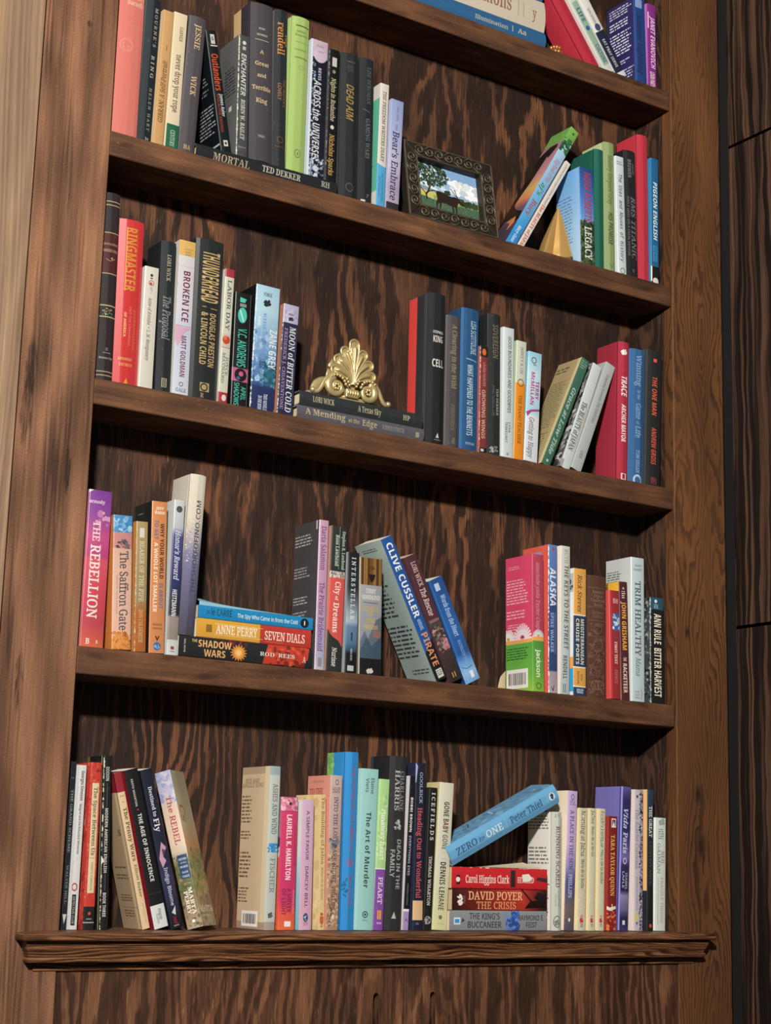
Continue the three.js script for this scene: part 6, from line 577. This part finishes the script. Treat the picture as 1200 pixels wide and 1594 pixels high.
{ // carved frame leaning back, with a printed picture of an antelope under a tree
  const w = 0.1707, h = 0.1345, rw = 0.0262, th = 0.013, bronze = new THREE.MeshStandardMaterial({ color: 0x2b2620, metalness: 0.3, roughness: 0.5 }), relief = new THREE.MeshStandardMaterial({ color: 0x585041, metalness: 0.35, roughness: 0.45 }), velvet = new THREE.MeshStandardMaterial({ color: 0x141a26, roughness: 0.9 });
  const f = thing('picture_frame', 'carved bronze picture frame leaning back on the shelf', 'picture frame');
  f.position.set(0.4956, SHELF_Y[2] + 0.0032, -0.0135); f.rotation.x = -0.17;
  const rail = (len, flip) => { const s = new THREE.Shape([[0, 0], [len, 0], [len - rw, rw], [rw, rw]].map(([x, y]) => new THREE.Vector2(x, y))); const g = new THREE.ExtrudeGeometry(s, { depth: th - 0.003, bevelEnabled: true, bevelThickness: 0.0015, bevelSize: 0.0012, bevelOffset: -0.0012, bevelSegments: 2 }); g.translate(0, 0, -th + 0.0015); return g; };
  const scrolls = (len, n) => {
    const list = [], x0 = rw * 0.75, x1 = len - rw * 0.75;
    for (let i = 0; i < n; i++) { const c = lerp(x0, x1, (i + 0.5) / n), s = i % 2 ? 1 : -1, R0 = Math.min((x1 - x0) / n * 0.42, 0.0088), pts = []; for (let k = 0; k <= 18; k++) { const a = k / 18 * 8.2, r = R0 * (1 - k / 18 * 0.8); pts.push(V(c + Math.cos(a * s) * r, rw * 0.5 + Math.sin(a * s) * r, 0.0012)); } list.push(sweep(pts, [0.0013, 0.0016, 0.0013, 0.001], 6, 0.9, 34)); list.push(sweep([V(c - R0 * 1.2, rw * (0.5 - 0.3 * s), 0.0006), V(c, rw * (0.5 - 0.36 * s), 0.0014), V(c + R0 * 1.2, rw * (0.5 - 0.1 * s), 0.0008)], [0.0004, 0.0018, 0.0004], 6, 0.8, 12)); }
    for (const y of [0.0022, rw - 0.0026]) list.push(sweep([V(y, y, 0.0002), V(len / 2, y, 0.0002), V(len - y, y, 0.0002)], [0.0012, 0.0012], 6, 1, 4));
    return join(list);
  };
  for (const [len, n, pos, rot] of [[w, 7, [0, 0], 0], [w, 7, [w, h], Math.PI], [h, 5, [w, 0], Math.PI / 2], [h, 5, [0, h], -Math.PI / 2]]) {
    const r = mesh('frame_rail', rail(len), bronze, f); r.position.set(pos[0], pos[1], 0); r.rotation.z = rot;
    mesh('carved_scrollwork', scrolls(len, n), relief, r);
  }
  mesh('backing_board', new THREE.BoxGeometry(w - 0.006, h - 0.006, 0.004).translate(w / 2, h / 2, -th - 0.0022), velvet, f);
  const cv = document.createElement('canvas'); cv.width = 640; cv.height = 448; const c = cv.getContext('2d'), q = rng(77);
  c.fillStyle = '#8fb0cf'; c.fillRect(0, 0, 640, 448); c.fillStyle = '#7fa3cc'; c.fillRect(330, 0, 310, 130);
  for (let i = 0; i < 90; i++) { c.fillStyle = ['#e4e9ec', '#d3dbe2', '#f0f2f2', '#b9c6d2'][i % 4]; c.beginPath(); c.ellipse(360 + q() * 260, 110 + q() * 110, 12 + q() * 34, 10 + q() * 20, 0, 0, 7); c.fill(); }
  for (let i = 0; i < 40; i++) { c.fillStyle = ['#c9dbe0', '#b5cfd8', '#dfe8e6'][i % 3]; c.beginPath(); c.ellipse(q() * 330, q() * 240, 14 + q() * 30, 10 + q() * 22, 0, 0, 7); c.fill(); }
  c.fillStyle = '#7d8f9c'; c.beginPath(); c.moveTo(0, 225); c.lineTo(90, 215); c.lineTo(300, 250); c.lineTo(480, 245); c.lineTo(640, 268); c.lineTo(640, 300); c.lineTo(0, 290); c.fill();
  c.fillStyle = '#b9b368'; c.fillRect(0, 255, 640, 60); c.fillStyle = '#8f9a55'; c.fillRect(180, 280, 460, 50);
  c.fillStyle = '#46604a'; c.beginPath(); c.moveTo(0, 300); c.lineTo(250, 330); c.lineTo(640, 315); c.lineTo(640, 448); c.lineTo(0, 448); c.fill();
  for (let i = 0; i < 900; i++) { c.strokeStyle = ['#34503a', '#567058', '#7d9680', '#2a4232'][i % 4]; const x = q() * 640, y = 320 + q() * 128; c.lineWidth = 1.5; c.beginPath(); c.moveTo(x, y); c.lineTo(x + q() * 6 - 3, y - 6 - q() * 14); c.stroke(); }
  for (let i = 0; i < 60; i++) { c.fillStyle = ['#35482f', '#2a3b2a'][i % 2]; c.beginPath(); c.arc(430 + q() * 210, 262 + q() * 46, 5 + q() * 12, 0, 7); c.fill(); }
  c.strokeStyle = '#2a2a24'; c.lineCap = 'round'; for (const [p, lw] of [[[[112, 330], [108, 290], [130, 262], [150, 215], [155, 120]], 15], [[[130, 262], [180, 240], [250, 236], [300, 240]], 8], [[[108, 290], [60, 240], [30, 190]], 7], [[[150, 215], [200, 150], [260, 110]], 7], [[[152, 160], [110, 90], [80, 50]], 6]]) { c.lineWidth = lw; c.beginPath(); p.forEach(([x, y], i) => (i ? c.lineTo(x, y) : c.moveTo(x, y))); c.stroke(); }
  for (let i = 0; i < 420; i++) { const a = q() * 6.3, r = Math.sqrt(q()); c.fillStyle = ['#27362b', '#35483a', '#1f2c24', '#46583f'][i % 4]; c.beginPath(); c.ellipse(150 + Math.cos(a) * r * 190, 95 + Math.sin(a) * r * 110, 5 + q() * 11, 4 + q() * 8, q() * 3, 0, 7); c.fill(); }
  for (let i = 0; i < 40; i++) { c.fillStyle = '#2a3a2c'; c.beginPath(); c.arc(285 + q() * 60, 215 + q() * 30, 4 + q() * 8, 0, 7); c.fill(); }
  c.save(); c.translate(-96, -96); c.scale(1.3, 1.3); c.fillStyle = '#2b211b'; c.beginPath(); [[232, 268], [246, 256], [300, 262], [352, 270], [378, 262], [392, 268], [410, 280], [442, 302], [438, 310], [418, 306], [400, 300], [392, 318], [386, 330], [384, 398], [376, 398], [374, 340], [360, 334], [362, 395], [354, 395], [346, 336], [300, 328], [268, 330], [262, 372], [254, 372], [254, 332], [240, 345], [234, 376], [226, 376], [230, 330], [240, 310]].forEach(([x, y], i) => (i ? c.lineTo(x, y) : c.moveTo(x, y))); c.fill();
  c.strokeStyle = '#2b211b'; c.lineWidth = 5; for (const [x, y] of [[348, 214], [378, 212], [440, 268]]) { c.beginPath(); c.moveTo(398, 270); c.lineTo(x, y); c.stroke(); }
  c.restore();
  const tex = new THREE.CanvasTexture(cv); tex.colorSpace = THREE.SRGBColorSpace;
  const print = new THREE.PlaneGeometry(w - 2 * rw + 0.006, h - 2 * rw + 0.006); print.translate(w / 2, h / 2, -th + 0.0015);
  const pm = mesh('picture', print, new THREE.MeshPhysicalMaterial({ map: tex, roughness: 0.35, clearcoat: 0.3, clearcoatRoughness: 0.2 }), f); pm.userData.label = 'picture of an antelope below a tree';
  mesh('easel_strut', new THREE.BoxGeometry(0.05, 0.084, 0.003).rotateX(0.36).translate(w / 2, 0.058, -th - 0.019), velvet, f);
}
{ // gold folded pyramid that the slanting books lean on
  const gold = new THREE.MeshStandardMaterial({ color: 0xd9ae69, metalness: 0.55, roughness: 0.36 }), pos = [], idx = [], nt = 26, na = 72;
  const apex = V(0.8035, 0.1, -0.036), mid = V(0.793, 0, -0.036);
  const ring = new THREE.CatmullRomCurve3([V(0.7600, 0.000, -0.0230), V(0.7720, 0.000, -0.0215), V(0.7850, 0.002, -0.0300), V(0.7960, 0.004, -0.0215), V(0.8150, 0.008, -0.0165), V(0.8225, 0.010, -0.0200), V(0.8215, 0.006, -0.0420), V(0.8100, 0.002, -0.0560), V(0.7700, 0.000, -0.0560), V(0.7610, 0.000, -0.0450)], true, 'catmullrom', 0.35);
  for (let i = 0; i <= nt; i++) { const t = i / nt, lip = 1 - 0.1 * (1 - clamp(t / 0.08)) ** 2 - 0.05 * Math.exp(-(((t - 0.2) / 0.1) ** 2)), s = (1 - t) ** 0.96; for (let k = 0; k < na; k++) { const p = ring.getPoint(k / na); pos.push(apex.x + ((p.x - mid.x) * lip + mid.x - apex.x) * s, apex.y * t + p.y * s, apex.z + ((p.z - mid.z) * lip + mid.z - apex.z) * s); } }
  for (let i = 0; i < nt; i++) for (let k = 0; k < na; k++) { const a = i * na + k, b = i * na + (k + 1) % na; idx.push(a, b, b + na, a, b + na, a + na); }
  for (let k = 1; k < na - 1; k++) idx.push(0, k + 1, k);
  const g = new THREE.BufferGeometry(); g.setAttribute('position', new THREE.Float32BufferAttribute(pos.map((v, i) => (i % 3 === 0 ? v - 0.793 : i % 3 === 2 ? v + 0.036 : v)), 3)); g.setIndex(idx); g.computeVertexNormals();
  const m = mesh('folded_ornament', g, gold); m.userData = { label: 'shiny gold folded pyramid ornament tucked between leaning and upright books', category: 'ornament' }; m.position.set(0.793, SHELF_Y[2] + 0.0004, -0.036);
}
{ // small gold beaded dish, its rim just showing over the edge of the top shelf
  const gold = new THREE.MeshStandardMaterial({ color: 0xc98f5a, metalness: 0.75, roughness: 0.3 }), o = thing('beaded_ornament', 'small coppery gold beaded ornament between blue stack and red book', 'ornament');
  const X0 = onZ(864, 72, -0.055).x; o.position.set(X0, SHELF_Y[1] + 0.0004, -0.055);
  for (let t = 0; t < 5; t++) { const list = [], R0 = 0.011 - Math.abs(t - 2) * 0.0015; for (let k = 0; k < 10; k++) { const a = k * 0.6283 + t * 0.31; list.push(new THREE.SphereGeometry(0.0042, 10, 8).translate(Math.cos(a) * R0, 0.0042 + t * 0.0078, Math.sin(a) * R0)); } mesh('bead_ring', join(list), gold, o); }
  mesh('core', new THREE.CylinderGeometry(0.008, 0.009, 0.038, 16).translate(0, 0.019, 0), gold, o);
}
{ // torn page behind the pink and green paperback
  const sh = new THREE.Shape([[0, 0], [0.018, 0], [0.018, 0.036], [0.012, 0.031], [0.007, 0.026], [0.004, 0.018], [0.002, 0.01]].map(([x, y]) => new THREE.Vector2(x, y))), g = new THREE.ExtrudeGeometry(sh, { depth: 0.0004, bevelEnabled: false });
  const m = mesh('torn_page', g, pageMats[1]); m.rotation.y = 0.15; const b = books.find((q) => /daisies printed/.test(q.label)); m.position.set(b.x - 0.014, SHELF_Y[4] + 0.0006, -0.0775);
  m.userData = { label: 'torn cream scrap of page behind the daisy paperback', category: 'paper' };
}

scene.traverse((o) => { if (o.isMesh) { o.castShadow = o.name !== 'globe'; o.receiveShadow = true; } });   // the glowing globe lets its own light out
renderer.render(scene, camera);
